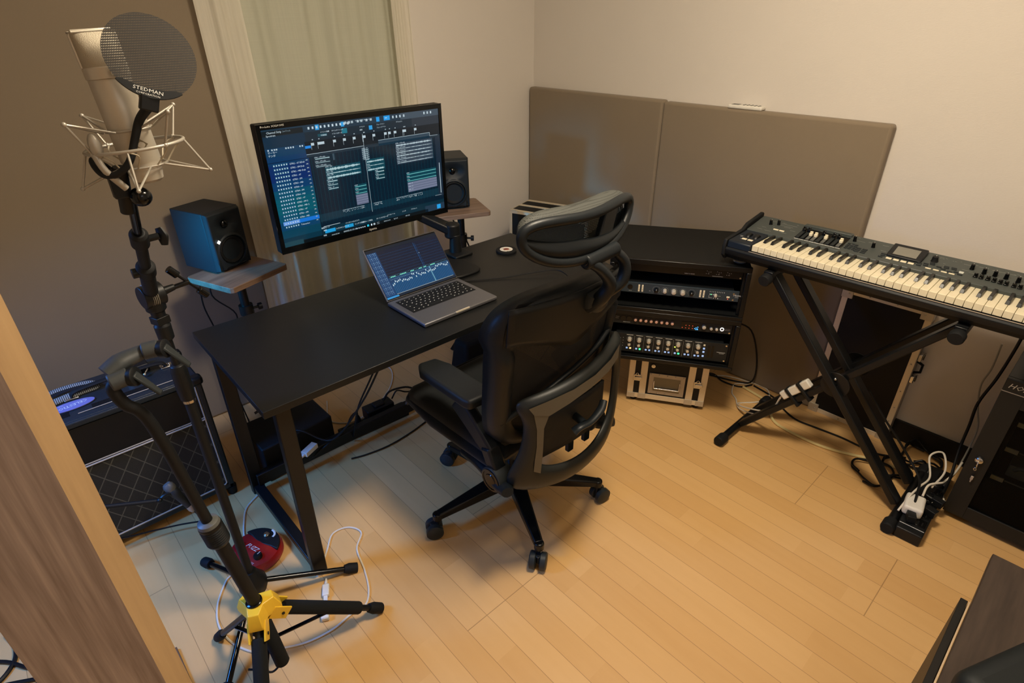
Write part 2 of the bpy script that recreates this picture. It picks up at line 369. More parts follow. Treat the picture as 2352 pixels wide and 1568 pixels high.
# ================================================================ curtains
def curtain(name, x0, x1, y, z0, z1, folds, amp, mat, label, seed, group=None, nu=160, lean=0.0):
    rnd = random.Random(seed); ph = [rnd.uniform(0, 6.28) for _ in range(6)]
    def fn(u, v):
        a = amp*(0.55*sin(2*pi*folds*u+ph[0])+0.3*sin(2*pi*folds*1.73*u+ph[1]+v*1.1)+0.15*sin(2*pi*folds*3.1*u+ph[2]))
        return (x0+(x1-x0)*u+lean*(1-v)*(u-.5)+0.006*sin(v*7+ph[3]), y+a*(0.85+.3*v), z0+(z1-z0)*v)
    return tag(MB().grid(fn, nu, 30).build(name, mat, smooth=180), label, 'curtain', group)
curtain('curtain', .83, 1.63, YB-.040, .03, 2.28, 4.1, .019, SHEER2, 'grey-green slubbed voile curtain hanging behind the big monitor', 3)
curtain('curtain', .768, .925, YB-.085, .03, 2.28, 2.3, .009, SHEER1, 'cream sheer curtain bunched beside the tall taupe panel', 5, nu=70, lean=.02)
curtain('curtain', 1.575, 1.672, YB-.080, .03, 2.28, 1.7, .008, SHEER1, 'cream sheer curtain edge above the right speaker', 9, nu=50)
MBr = MB().tube([(.70, YB-.07, 2.30), (1.78, YB-.07, 2.30)], .012, 12, 1)
tag(MBr.build('curtain_rail', ALUD), 'metal curtain rail over the window behind the monitor', 'curtain rail')

# ================================================================ fabric sound panels
def panel(x0, x1, y0, y1, z1, label, seed, group=None):
    rnd = random.Random(seed); th = .006
    b = MB()
    b.box(x0, x1, y0, y1, 0.0, z1)
    o = b.build('acoustic_panel', PANELF, bevel=.012, seg=4, smooth=60)
    return tag(o, label, 'acoustic panel', group)
panel(XL+.01, .784, YB-.052, YB-.004, 2.2, 'tall taupe fabric sound panel behind the guitar amplifier', 1)
panel(XR-.052, XR-.002, 1.634, YB-.016, 1.245, 'taupe fabric sound panel standing in the room corner', 2)
panel(XR-.052, XR-.002, .662, 1.630, 1.240, 'taupe fabric sound panel behind the keyboard with a remote control on top', 3)
rm = thing('remote_control', 'white remote control lying on top of the right sound panel', 'remote control', (XR-.028, 1.235, 1.240), rad(92))
MB().box(-.075, .075, -.021, .021, 0, .016).build('case', WHT, rm, bevel=.006, seg=3)
MB().box(.03, .062, -.014, .014, .0161, .0168).build('display', GREYP, rm)
b = MB()
for i in range(5): b.cyl((-.055+i*.016, -.008, .016), (-.055+i*.016, -.008, .0178), .004, n=10).cyl((-.055+i*.016, .008, .016), (-.055+i*.016, .008, .0178), .004, n=10)
b.build('buttons', GREYP, rm)

# ================================================================ desk
DK = thing('desk', 'long black desk with a slim top and tubular steel legs', 'desk', (.33, 1.307, 0))
DZ = .715
b = MB(); b.add([(.330, 1.307, DZ-.022), (1.735, 1.300, DZ-.022), (1.735, 1.896, DZ-.022), (.338, 1.896, DZ-.022), (.330, 1.307, DZ), (1.735, 1.300, DZ), (1.735, 1.896, DZ), (.338, 1.896, DZ)],
    [(3, 2, 1, 0), (4, 5, 6, 7), (0, 1, 5, 4), (1, 2, 6, 5), (2, 3, 7, 6), (3, 0, 4, 7)])
b.build('desktop', DESKM, DK, bevel=.0015, world=True)
for x in (.387, 1.66):
    for (yt, yb) in ((1.345, 1.372), (1.86, 1.875)):
        MB().beam((x, yt, DZ-.024), (x, yb, .012), .045, .028, (0, 1, 0)).build('leg', STEEL, DK, bevel=.003, world=True)
    MB().beam((x, 1.372, .035), (x, 1.875, .035), .035, .03).build('foot_bar', STEEL, DK, bevel=.003, world=True)
    MB().beam((x, 1.345, DZ-.04), (x, 1.86, DZ-.04), .04, .03).build('top_bar', STEEL, DK, bevel=.003, world=True)
    for y in (1.372, 1.875): MB().cyl((x, y, 0), (x, y, .014), .017, n=14).build('levelling_foot', CHROME, DK, world=True)
MB().beam((.387, 1.862, .075), (1.66, 1.862, .075), .03, .05).build('stretcher', STEEL, DK, bevel=.003, world=True)
MB().beam((.387, 1.60, DZ-.045), (1.66, 1.60, DZ-.045), .04, .03).build('under_bar', STEEL, DK, bevel=.003, world=True)

# ---------------------------------------------------------------- screens
def ui(b, W, H, o, ux, uv, d=0.0002):
    """returns r(u0,v0,u1,v1,colour,layer) that lays a flat patch on the screen, u right, v down"""
    o = Vector(o); ux = Vector(ux); uv = Vector(uv); n = ux.cross(uv)
    def r(u0, v0, u1, v1, c, k=1, br=1.0):
        l = lin(c); b.col = (l[0]*br, l[1]*br, l[2]*br, 1); p = lambda u, v: o+ux*u*W+uv*(1-v)*H+n*(d*k)
        b.quad(p(u0, v1), p(u1, v1), p(u1, v0), p(u0, v0)); b.col = None
    def t(s, u, v, h, c, k=4, sx=1.0):
        l = lin(c); b.col = (l[0], l[1], l[2], 1)
        b.text(s, h*H*1.3, o+ux*u*W+uv*(1-v)*H+n*(d*k), ux, uv, sx=sx); b.col = None
    return r, t
MON = thing('monitor', 'large black desktop monitor showing a blue music editing program', 'monitor', (1.062, 1.955, .865))
hw, hh = .364, .2165; mz = 1.083-.865
MB().box(-hw, hw, 0.0015, .045, mz-hh, mz+hh).build('housing', BLKM, MON, bevel=.005)
b = MB(); b.box(-hw, hw, -.002, .002, mz+.199, mz+hh).box(-hw, hw, -.002, .002, mz-hh, mz-.194).box(-hw, -.350, -.002, .002, mz-.194, mz+.199).box(.350, hw, -.002, .002, mz-.194, mz+.199)
b.text('ProLite X3291HS', .0085, (-hw+.014, -.0023, mz+.2055), (1, 0, 0), (0, 0, 1), 1, sx=1.3).text('iiyama', .013, (0, -.0023, mz-.209), (1, 0, 0), (0, 0, 1), 1, 'CENTER')
b.build('bezel', [BLKG, LINE], MON)
MB().box(-.10, .10, .045, .075, mz-.12, mz+.12).box(-.05, .05, .075, .09, mz-.05, mz+.05).build('rear_cover', BLKM, MON, bevel=.006)
b = MB(); r, t = ui(b, .698, .393, (-.349, 0.0005, mz-.1945), (1, 0, 0), (0, 0, 1))
WT = (205, 225, 235); CY = (40, 150, 215)
r(0, 0, 1, 1, (2, 26, 42), 0)
for i in range(12): r(0, .15+.07*i, .205, .15+.07*(i+1), ((5, 55, 88), (6, 52, 92), (8, 42, 96), (8, 40, 98), (6, 56, 100), (4, 74, 100), (3, 82, 100), (3, 84, 100), (4, 74, 100), (6, 60, 96), (4, 60, 82), (3, 46, 64))[i], 1)
r(0, 0, 1, .058, (22, 48, 66), 1); r(.75, 0, 1, .058, (58, 74, 88), 1.3); r(0, .06, .205, .15, (4, 40, 62), 1); r(.205, .058, 1, .135, (12, 34, 48), 1); r(.82, .058, 1, .135, (34, 46, 58), 1.2)
r(0, .012, .2, .055, (8, 22, 30), 2); t('Channel Strip', .022, .034, .018, WT); t('Spectrum', .018, .057, .016, WT); t('JamTrack', .10, .032, .014, (120, 140, 150))
for i in range(11):
    u = .225+.021*i
    if i == 2: r(u-.004, .008, u+.016, .05, CY, 2)
    r(u, .018, u+.009, .038, WT, 3, .8)
r(.400, .010, .418, .05, CY, 2); r(.603, .008, .622, .048, (24, 150, 225), 2); r(.648, .006, .685, .046, (24, 150, 225), 2); r(.655, .022, .668, .027, WT, 3)
for i, u in enumerate((.42, .44, .457, .49, .51, .54, .565)): r(u, .012, u+.012, .032, WT, 3, .6)
for u in (.70, .722, .744, .768, .90, .922, .944): r(u, .014, u+.009, .036, WT, 3, .75)
for (u, v, s) in ((.285, .078, 'イベント情報'), (.285, .104, '不透明度'), (.345, .078, 'タイムストレッチ'), (.345, .104, 'トランスポーズ'), (.50, .078, 'イベント'), (.50, .104, '通常'), (.60, .078, 'フェードイン'), (.60, .104, 'フェードアウト'), (.72, .078, 'デフォルト'), (.48, .022, 'クオンタイズ'), (.53, .022, 'タイムベース')):
    t(s, u, v, .011, WT)
r(.40, .066, .43, .108, (20, 110, 130), 2); r(.555, .072, .575, .108, CY, 2); r(.27, .085, .32, .108, (10, 70, 84), 2)
# ruler with flags, arranger grid
r(.196, .135, 1, .235, (3, 20, 32), 1.5); r(.196, .168, .225, .190, (20, 130, 220), 3)
for u in (.228, .262, .345, .40, .455, .51, .513, .57, .64, .665, .70, .755, .762, .83):
    r(u, .148, u+.0012, .205, WT, 3, .8); r(u, .150, u+.016+(.02 if u == .262 else 0), .172, WT, 3, .75); r(u+.008, .120, u+.014, .128, WT, 3, .6)
r(.196, .2385, .51, .2415, WT, 3, .8); r(.51, .236, .93, .2365, WT, 3, .2)
r(.196, .242, 1, .262, (24, 44, 58), 2); r(.60, .212, .93, .262, (40, 62, 78), 2)
r(.60, .210, .93, .213, WT, 4, .8); r(.93, .242, .985, .245, WT, 4, .7); r(.93, .211, .932, .245, WT, 4, .7)
for i in range(36): r(.215+.0215*i, .262, .2158+.0215*i, .86, (10, 96, 116), 2, .55)
for i in range(19): r(.208, .268+.0306*i, 1, .2688+.0306*i, (6, 46, 62), 1.6, .8)
r(.965, .262, 1, .86, (24, 40, 56), 2.2); r(.981, .52, .985, .83, WT, 3, .8); r(.208, .775, 1, .845, (8, 44, 60), 1.7)
# track list
trk = ['GTR2 - 67 XDub', 'GTR2 - SM Dub', 'GTR2 - MD Dub', 'GTR3 - 67', 'GTR3 - SM', 'GTR3 - MD', 'GTR4 - 67', 'GTR4 - SM', 'GTR4 - MD', 'GTR5 - 67', 'GTR5 - SM 2', 'GTR5 - MD 2', 'GTR6 - 67', 'GTR6 - SM', 'GTR6 - MD', '', 'T-Invertor']
r(.0, .262, .205, .268, (3, 30, 60), 2); r(.015, .772, .206, .806, (20, 110, 205), 2.5); r(.015, .772, .10, .806, (100, 150, 220), 2.6)
for i, s in enumerate(trk):
    v = .293+.0333*i
    r(.0, v+.014, .205, v+.0148, (3, 34, 54), 2)
    for q in range(6): r(.022+.0125*q, v-.014, .032+.0125*q, v+.008, (40, 90, 120), 2.4 if q else 2); r(.0245+.0125*q, v-.008, .0295+.0125*q, v+.002, WT, 3, .9)
    t(s, .103, v+.006, .015, WT)
    r(.188, v-.016, .196, v-.008, WT, 3, .5); r(.186, v-.011, .198, v-.008, WT, 3, .5)
t('マーカー', .01, .19, .016, WT); t('テンポ', .01, .215, .016, WT)
for u in (.012, .03, .042, .052, .098, .11, .122, .134, .168, .18): r(u, .155, u+.007, .168, WT, 3, .7)
# clips
def wave(u0, v0, u1, h, c=WT, lab=None, big=0.0, seed=1):
    rn = random.Random(int(u0*1000+v0*3000)); n = max(3, int((u1-u0)/.0035)); du = (u1-u0)/n
    for i in range(n):
        a = h*.72*((.35+.65*rn.random()) if big else (.8+.2*rn.random()))
        if big and i > n*.9: a *= max(.3, 1-(i-n*.9)/(n*.1))
        r(u0+du*i, v0-a/2, u0+du*(i+1), v0+a/2, c, 4, .85)
    if lab: t(lab, u0-.004, v0-h/2-.004, .011, WT)
def clip(u0, v0, u1, rows, hs, dv, c, bg=(20, 60, 76), lab='GTR2 - SM', big=0.0):
    r(u0, v0, u1, v0+dv*rows, bg, 3)
    for i in range(rows): wave(u0+.006, v0+dv*i+dv*.62, u1-.002, hs[i % len(hs)], c, lab, big)
WV = (176, 208, 214); TL = (110, 196, 196)
clip(.230, .268, .315, 3, [.010, .006, .006], .034, WV, (22, 44, 58), 'GTR1 - 67Double'); r(.330, .264, .340, .32, (50, 74, 88), 3)
clip(.279, .372, .478, 3, [.034, .014, .028], .036, WV, (6, 66, 82), 'GTR2 - MD', 1)
clip(.276, .480, .338, 3, [.012, .008, .010], .033, WV, (5, 54, 70), 'GTR2 - 67')
clip(.494, .264, .538, 6, [.005], .017, WV, (40, 60, 74), 'GTR2 - 67'); r(.511, .135, .5125, .86, WT, 5, .75)
clip(.512, .366, .622, 3, [.026, .010, .024], .037, WV, (12, 66, 80), 'GTR5', 1)
clip(.556, .474, .616, 3, [.012, .008, .010], .032, WV, (8, 54, 66), 'GTR5')
clip(.700, .266, .945, 6, [.024, .010, .014, .018, .010, .012], .033, (184, 204, 212), (48, 64, 80), 'GTR5 - 67 Double', 1)
clip(.752, .556, .958, 3, [.010, .007, .009], .033, TL, (8, 62, 76), 'GTR6'); r(.756, .655, .958, .752, (110, 118, 142), 3)
for i in range(4): r(.756, .678+.024*i, .958, .681+.024*i, (52, 66, 92), 4)
for i in range(3): t('GTR6 - 67', .758, .672+.030*i, .010, WT, 5)
clip(.425, .574, .498, 3, [.010, .008, .008], .032, TL, (8, 62, 76), 'GTR7'); r(.427, .668, .498, .765, (110, 118, 142), 3)
for i in range(4): r(.427, .690+.022*i, .498, .693+.022*i, (52, 66, 92), 4)
rn = random.Random(4)
for (a, e) in ((.340, .466), (.527, .575), (.672, .85)):
    u = a
    while u < e: r(u, .782, u+.004, .786, WT, 4, .8); r(u+.001, .790+rn.random()*.012, u+.004, .797+rn.random()*.012, WT, 4, .7); u += .0055+rn.random()*.004
    r(a, .779, e, .780, WT, 4, .5)
r(.219, .891, .313, .895, WT, 4, .8); r(.938, .846, .985, .849, WT, 4, .6)
# transport strip
r(.208, .90, 1, .965, (6, 40, 54), 2); r(.10, .968, .88, 1, (2, 12, 18), 3); r(0, .955, .10, 1, (24, 62, 74), 2); r(.86, .935, 1, 1, (34, 54, 72), 3)
r(.222, .925, .282, .958, (30, 150, 210), 4); r(.338, .925, .388, .956, (30, 150, 205), 4); r(.945, .945, .972, .99, (36, 156, 225), 4)
for (u, v, s, h) in ((.205, .91, '編集モード', .013), (.215, .935, '編集', .012), (.285, .945, '入力クオンタイズ', .013), (.342, .915, 'インストゥルメント', .013), (.395, .945, 'ミックス表示', .013), (.44, .945, '自動ループ再生', .013), (.53, .945, 'オートスクロール', .013), (.60, .935, 'メトロノーム', .012), (.70, .935, 'シンク', .012), (.76, .935, 'プリセット', .012), (.325, .993, '00003.01.01.00', .018), (.255, .993, '00:00:05.300', .012), (.21, .982, '同期', .012), (.575, .988, '00001.01.01', .012), (.64, .988, 'Q A 3', .014), (.72, .988, '4/4 120', .013)): t(s, u, v, h, WT, 5)
for i, u in enumerate((.402, .414, .426, .438, .450)): r(u, .981, u+.007, .991, WT, 5, .8)
r(.468, .974, .480, .994, (40, 190, 220), 5); r(.492, .975, .500, .993, WT, 5); r(.508, .975, .519, .993, WT, 5, .7); r(.530, .976, .546, .978, WT, 5); r(.530, .990, .546, .992, WT, 5)
b.build('screen', SCREEN, MON)
# monitor arm, clamped to the desk's back edge
AR = thing('swing_arm', 'black jointed arm that carries the monitor, clamped to the desk back', 'monitor arm', (1.385, 1.865, DZ))
MB().box(1.34, 1.43, 1.80, 1.90, DZ, DZ+.012).box(1.35, 1.42, 1.8965, 1.908, DZ-.06, DZ+.01).build('clamp', BLK, AR, bevel=.004, world=True)
MB().cyl((1.385, 1.86, DZ+.010), (1.385, 1.86, DZ+.085), .026, .022).build('post', BLK, AR, world=True, bevel=.002)
MB().beam((1.385, 1.875, DZ+.10), (1.24, 2.065, .915), .062, .036, mi=0, w1=.05, h1=.03).cyl((1.385, 1.875, DZ+.07), (1.385, 1.875, DZ+.13), .034, .032).build('lower_arm', BLK, AR, bevel=.008, seg=3, world=True)
MB().beam((1.23, 2.085, .94), (1.08, 2.080, 1.083), .05, .03).cyl((1.235, 2.075, .89), (1.235, 2.075, .965), .028).build('upper_arm', BLK, AR, bevel=.006, world=True)
MB().box(1.01, 1.11, 2.0455, 2.09, 1.033, 1.133).build('mounting_plate', BLK, AR, bevel=.003, world=True)

# ---------------------------------------------------------------- laptop
LP = thing('laptop', 'open grey laptop showing a dark blue mixer window', 'laptop', (.897, 1.394, DZ+.0015))
b = MB(); b.box(0, .3126, 0, .226, 0, .014)
base = b.build('base', SPACE, LP, bevel=.0045, seg=3)
b = MB(); b.box(.021, .2916, .094, .206, .0142, .0145); b.build('key_well', BLKM, LP)
b = MB(); b.box(.128, .186, -.0004, .004, .0098, .0145); b.build('lid_notch', ALU, LP)
rows = [14, 14, 14, 13, 12, 10]
kx0, kx1 = .0235, .2892
proto = {}
for ri, n in enumerate(rows):
    y0 = .1895-ri*.0178; h = .0135 if ri else .0105
    ws = [1.0]*n
    if ri == 1: ws[-1] = 1.5
    if ri == 2: ws[0] = 1.5
    if ri == 3: ws[0] = 1.8; ws[-1] = 1.8
    if ri == 4: ws[0] = 2.3; ws[-1] = 2.3
    if ri == 5: ws[4] = 5.0
    tot = sum(ws); x = kx0
    for q in range(n):
        wd = (kx1-kx0)*ws[q]/tot; b = MB(); b.box(x+.0012, x+wd-.0012, y0, y0+h, .0145, .0153)
        cx = x+wd/2
        b.box(cx-.0016, cx+.0012, y0+h*.35, y0+h*.6, .01535, .0154, 1)
        if ri and q % 2: b.box(cx+.0025, cx+.0040, y0+h*.62, y0+h*.76, .01535, .0154, 1)
        o = b.build('key', [BLKM, LINE], LP); x += wd
LZ = Matrix.Translation((.002, .226, .0145)) @ Matrix.Rotation(rad(-40), 4, 'X')
b = MB(LZ); b.box(0, .3086, 0, .005, 0, .202); b.build('lid', SPACE, LP, bevel=.003, seg=2)
b = MB(LZ); b.box(.003, .3056, -.0006, .0004, .003, .199); b.build('screen_surround', BLKG, LP)
b = MB(LZ); r, t = ui(b, .300, .187, (.0043, -.0008, .0065), (1, 0, 0), (0, 0, 1), .00012)
r(0, 0, 1, 1, (3, 18, 44), 0); r(0, 0, .13, 1, (8, 60, 108), 1); r(.13, .62, 1, .95, (6, 56, 100), 1); r(0, .95, 1, 1, (4, 30, 52), 1); r(0, 0, 1, .06, (6, 22, 40), 2)
for i in range(9):
    v = .14+.055*i
    for q in range(44): r(.14+.0195*q, v, .150+.0195*q, v+.004, (20, 90, 150), 2, .9)
for i in range(30):
    v = .075+.0292*i
    for q in range(5): r(.015+.022*q+.004*(i % 3), v, .026+.022*q, v+.012, (150, 190, 220), 2, .85 if q in (1, 3, 4) else .45)
rn = random.Random(11)
for q in range(38):
    u = .145+.0223*q; h = .05+.10*abs(sin(q*.35))*rn.random()+.0035*q*.5
    r(u, .74-h*.3, u+.011, .94, (10, 84, 130), 2); r(u, .80-h, u+.011, .80-h+.035, (200, 225, 235), 3)
    r(u, .615, u+.006, .630, (90, 170, 190), 3, .8); r(u+.004, .58, u+.008, .60, (90, 170, 190), 3, .6); r(u+.001, .655, u+.014, .662, (140, 190, 210), 3, .7)
for u, w_ in ((.16, .07), (.29, .09), (.44, .05), (.56, .045), (.63, .04), (.73, .07)): r(u, .60, u+w_, .615, (120, 220, 190), 4)
r(.64, .08, .644, .62, (20, 90, 150), 2); r(.66, .10, .662, .62, (20, 90, 150), 2); r(.70, .62, .715, .95, (120, 190, 220), 3, .6); r(.66, .30, .668, .31, WT, 4); r(0, .965, .16, 1, (50, 140, 200), 3); r(.145, .945, .97, .952, WT, 3, .6)
b.build('screen', SCREEN, LP)

# ---------------------------------------------------------------- small desk items
CS = thing('coaster', 'round black coaster with a cream printed centre on the desk', 'coaster', (1.556, 1.729, DZ))
MB().lathe([(.0, 0), (.042, 0), (.044, .002), (.044, .009), (.042, .011), (.028, .011), (.028, .0105), (0, .0105)], cap=False).build('disc', RUB, CS)
b = MB().cyl((0, 0, .0106), (0, 0, .0112), .0275, n=32, mi=0); b.cyl((0, 0, .0113), (0, 0, .0114), .013, n=24, mi=1)
b.text('KING', .012, (-.002, -.004, .01165), (1, .3, 0), (-.3, 1, 0), 2, 'CENTER').text('RECORDS', .0065, (-.002, -.022, .01165), (1, .3, 0), (-.3, 1, 0), 2, 'CENTER').text('STUDIO', .0065, (-.006, .015, .01165), (1, .3, 0), (-.3, 1, 0), 2, 'CENTER')
b.build('printed_centre', [WHT, plain('brick_red_print', (150, 84, 66), .6), plain('black_print', (22, 20, 20), .6)], CS)
b = MB(); pts = []
for i in range(28):
    a = 2*pi*i/28; pts.append((1.275+.078*math.copysign(abs(cos(a))**.55, cos(a)), 1.715+.085*math.copysign(abs(sin(a))**.55, sin(a))))
b.prism(pts, .012, z0=DZ); tag(b.build('mouse_mat', plain('black_leatherette', (20, 20, 21), .5, bump=.3, ns=300), bevel=.005, seg=3), 'black rounded pad on the desk behind the laptop', 'mat')
cable('cable', [(1.225, 1.60, DZ+.004), (1.306, 1.547, DZ+.004), (1.356, 1.516, DZ+.005), (1.431, 1.474, DZ+.012), (1.516, 1.415, DZ+.02), (1.53, 1.372, DZ+.018), (1.512, 1.318, DZ+.010), (1.506, 1.297, DZ-.004), (1.50, 1.293, DZ-.05), (1.49, 1.33, DZ-.18), (1.48, 1.45, DZ-.40)], .0024, BLKC, 'thin black cable trailing from the laptop over the desk edge')

# ================================================================ speakers on stands
def speaker(loc, rz, label, logo):
    o = thing('studio_speaker', label, 'speaker', loc, rz, 'pair of studio speakers')
    W, H, D = .154, .233, .194; hw = W/2
    pts = [(-hw+.004, D), (hw-.004, D), (hw, D-.006), (hw, .016), (hw-.004, .010), (-hw+.004, .010), (-hw, .016), (-hw, D-.006)][::-1]
    b = MB(); b.prism(pts, H-.004, z0=.004); b.box(-hw+.02, hw-.02, .03, D-.03, 0, .006)
    b.build('cabinet', SPK, o, bevel=.005, seg=3)
    def sm(x): x = max(0, min(1, x)); return x*x*(3-2*x)
    def front(u, v):
        x = (u-.5)*W; z = .004+v*(H-.004); y = -.008
        e = min(x+hw, hw-x, z-.004, H-z); y += .020*(1-sm(e/.011))**2 if e < .011 else 0
        d = math.hypot(x/.064, (z-.178)/.044); y += .020*(1-sm(d)) if d < 1 else 0
        d = math.hypot(x, z-.078)
        if d < .066: y += -.004*sm((.066-d)/.008) if d > .055 else .006
        if .058 < abs(x) < .070 and z < .05: y += .006*sm((.05-z)/.03)
        return (x, y, z)
    MB().grid(front, 68, 100).build('baffle', SPK, o, smooth=60)
    y = -.006
    b = MB(); b.lathe([(.0145, -.013), (.0135, -.006), (.009, -.002), (0.0005, -.0005)], (0, y, .178), (0, -1, 0), 24, cap=False); b.build('tweeter', BLKG, o)
    b = MB(); b.lathe([(.054, -.006), (.052, .000), (.048, .0015), (.044, -.003), (.026, -.014), (.020, -.013), (.010, -.009), (.0005, -.0085)], (0, y-.002, .078), (0, -1, 0), 40, cap=False)
    b.build('woofer', CONE, o)
    MB().box(-.045, .045, y-.003, y+.002, .010, .018).build('port_slot', BLKG, o, bevel=.002)
    if logo:
        q = .0084; y = -.0130; MB().add([(-.053, y-.0006, .124-q), (-.053+q, y-.0006, .124), (-.053, y-.0006, .124+q), (-.053-q, y-.0006, .124)], [(0, 1, 2, 3)]).build('logo_light', LEDW, o, label='glowing white diamond')
    return o
SPL, SPR = (.625, 2.28, .7425), (1.625, 2.17, .7925)
def stand(cx, cy, z, rz, pole, label):
    o = thing('speaker_stand', label, 'speaker stand', (cx, cy, 0), rz, 'pair of speaker stands')
    MB().prism([(-.125, -.135), (.125, -.135), (.135, -.125), (.135, .105), (.125, .115), (-.125, .115), (-.135, .105), (-.135, -.125)], .022, z0=z-.022).build('shelf', WOODW, o, bevel=.002)
    px, py = pole
    MB().box(px-.06, px+.06, py-.06, py+.06, z-.028, z-.0225).build('top_plate', STEEL, o)
    MB().cyl((px, py, z-.028), (px, py, z-.30), .017).build('inner_pole', STEEL, o)
    MB().cyl((px, py, z-.16), (px, py, .05), .022).cyl((px, py, z-.15), (px, py, z-.19), .027).build('outer_pole', STEEL, o)
    MB().cyl((px, py, z-.172), (px+.045, py-.02, z-.172), .005, n=10).cyl((px+.042, py-.019, z-.172), (px+.055, py-.0245, z-.172), .014, n=12).build('clamp_knob', BLK, o)
    for a in (90, 210, 330):
        c_, s_ = cos(rad(a)), sin(rad(a)); MB().beam((px+.015*c_, py+.015*s_, .10), (px+.12*c_, py+.12*s_, .018), .025, .012).build('leg', STEEL, o)
    return o
stand(.618, 2.262, .742, rad(20.1), (0, 0), 'walnut topped speaker stand holding the left speaker')
stand(1.655, 2.20, .792, rad(-22), (.03, .03), 'walnut topped speaker stand holding the right speaker')
speaker(SPL, rad(20.1), 'charcoal studio speaker with a glowing white logo, left of the monitor', True)
speaker(SPR, rad(-27.7), 'charcoal studio speaker half hidden behind the right edge of the monitor', False)
cable('speaker_cable', [(.50, 2.33, .74), (.49, 2.36, .60), (.51, 2.37, .45), (.515, 2.38, .2), (.52, 2.30, .01)], .003, BLKC, 'black cable hanging at the far left under the left speaker')
cable('speaker_cable', [(.56, 2.37, .735), (.535, 2.38, .62), (.60, 2.36, .52), (.58, 2.37, .40), (.60, 2.33, .01)], .003, BLKC, 'looping black cable under the left speaker by its pole')
cable('speaker_cable', [(1.70, 2.33, .77), (1.74, 2.34, .67), (1.81, 2.33, .55), (1.86, 2.30, .35), (1.88, 2.25, .01)], .004, BLKC, 'thick black cable slanting down from the right speaker')
cable('speaker_cable', [(1.68, 2.34, .77), (1.69, 2.35, .68), (1.74, 2.34, .58), (1.73, 2.33, .48), (1.74, 2.30, .01)], .003, BLKC, 'thin black cable falling beside the right speaker pole')

# ================================================================ microphone stand, microphone, pop filter
def rubber_tip(b, p0, p1, r): return b.tube([p0, Vector(p0).lerp(Vector(p1), .35), p1], [r*.75, r, r*.92], 14, 1)
PX, PY = .197, 1.40
MS = thing('microphone_stand', 'tall black tripod microphone stand holding the large silver microphone', 'microphone stand', (PX, PY, 0))
TJ = Vector((.195, 1.395, 1.06))                       # joint with the T lever
MB().lathe([(.020, .055), (.034, .062), (.042, .085), (.040, .105), (.026, .128), (.019, .145), (.0, .145)], (PX, PY, 0), n=30, cap=False).build('hub', BLK, MS, world=True)
for tip in ((.465, 1.304, .016), (.126, 1.651, .016), (.020, 1.175, .016)):
    tp = Vector(tip); st = Vector((PX, PY, .088)).lerp(Vector((tip[0], tip[1], .088)), .12)
    lg = MB().tube([st, tp], .0085, 12, 1).build('leg', BLKG, MS, world=True)
    d = (tp-st).normalized(); rubber_tip(MB(), tp-d*.022, tp+d*.02, .0175).build('rubber_foot', RUB, lg, world=True)
MB().cyl((PX, PY, .12), (PX, PY, .80), .0125).build('lower_tube', BLKM, MS, world=True)
MB().lathe([(.0125, 0), (.017, .004), (.019, .03), (.019, .085), (.0155, .10), (.0095, .104)], (PX, PY, .775)).build('clutch', BLK, MS, world=True, bevel=.001)
b = MB().lathe([(.0128, 0), (.0150, .002), (.0150, .010), (.0128, .012)], (PX, PY, .768)); b.build('chrome_ring', CHROME, MS, world=True)
MB().cyl((PX, PY, .86), TJ-Vector((0, 0, .05)), .0095).build('middle_tube', BLK, MS, world=True)
b = MB(); b.lathe([(.010, -.115), (.017, -.108), (.018, -.075), (.014, -.068), (.015, -.04), (.021, -.034), (.022, -.012), (.012, 0)], TJ, n=20); b.cb(TJ+Vector((0, 0, -.06)), (.03, .03, .018), rot=RM('Z', 20)); b.build('collar', BLK, MS, world=True, bevel=.001)
b = MB().cyl(TJ+Vector((-.022, -.004, 0)), TJ+Vector((.022, .004, 0)), .026, n=26); b.cyl(TJ+Vector((.02, .004, 0)), TJ+Vector((.05, .006, .004)), .010, .007, 14)
b.build('swivel', BLK, MS, world=True, bevel=.002)
b = MB()
for i in range(6): b.lathe([(.0265, -.0008), (.0275, 0), (.0265, .0008)], TJ+Vector((-.012+.0035*i, 0, 0)), (1, .1, 0), 26)
b.build('swivel_teeth', NICKM, MS, world=True)
TE = TJ+Vector((.078, .006, .006))
b = MB().cyl(TJ+Vector((.045, .005, .003)), TE+Vector((.004, 0, 0)), .0058, n=12); a0, a1 = TE+Vector((-.028, 0, .038)), TE+Vector((.030, 0, -.040))
b.cyl(a0, a1, .0032, n=10); d = (a1-a0).normalized(); b.cyl(a0-d*.004, a0+d*.020, .0088, n=18).cyl(a1-d*.020, a1+d*.004, .0088, n=18); b.build('t_lever', BLKG, MS, world=True, bevel=.001)
BT = Vector((.171, 1.10, 1.338))                       # top end of the boom
bd = (BT-TJ).normalized()
MB().cyl(TJ+bd*.02, TJ+bd*.14, .0145).lathe([(.0145, 0), (.0175, .004), (.0175, .035), (.011, .040)], TJ+bd*.115, bd).build('boom_outer_tube', BLKM, MS, world=True, bevel=.001)
MB().cyl(TJ+bd*.14, TJ+bd*.28, .0105).lathe([(.0105, 0), (.0155, .003), (.0155, .040), (.010, .046)], TJ+bd*.245, bd).build('boom_middle_tube', BLKM, MS, world=True, bevel=.001)
MB().cyl(TJ+bd*.29, BT, .0075).build('boom_inner_tube', BLKG, MS, world=True)
kb = TJ+bd*.262; b = MB().cyl(kb+Vector((.012, 0, 0)), kb+Vector((.032, -.004, .002)), .0065, n=12); b.tube([kb+Vector((.035, 0, .016)), kb+Vector((.037, -.004, 0)), kb+Vector((.036, -.006, -.016))], [.004, .007, .004], 10, 4, flat=2.0); b.build('wing_knob', BLK, MS, world=True)
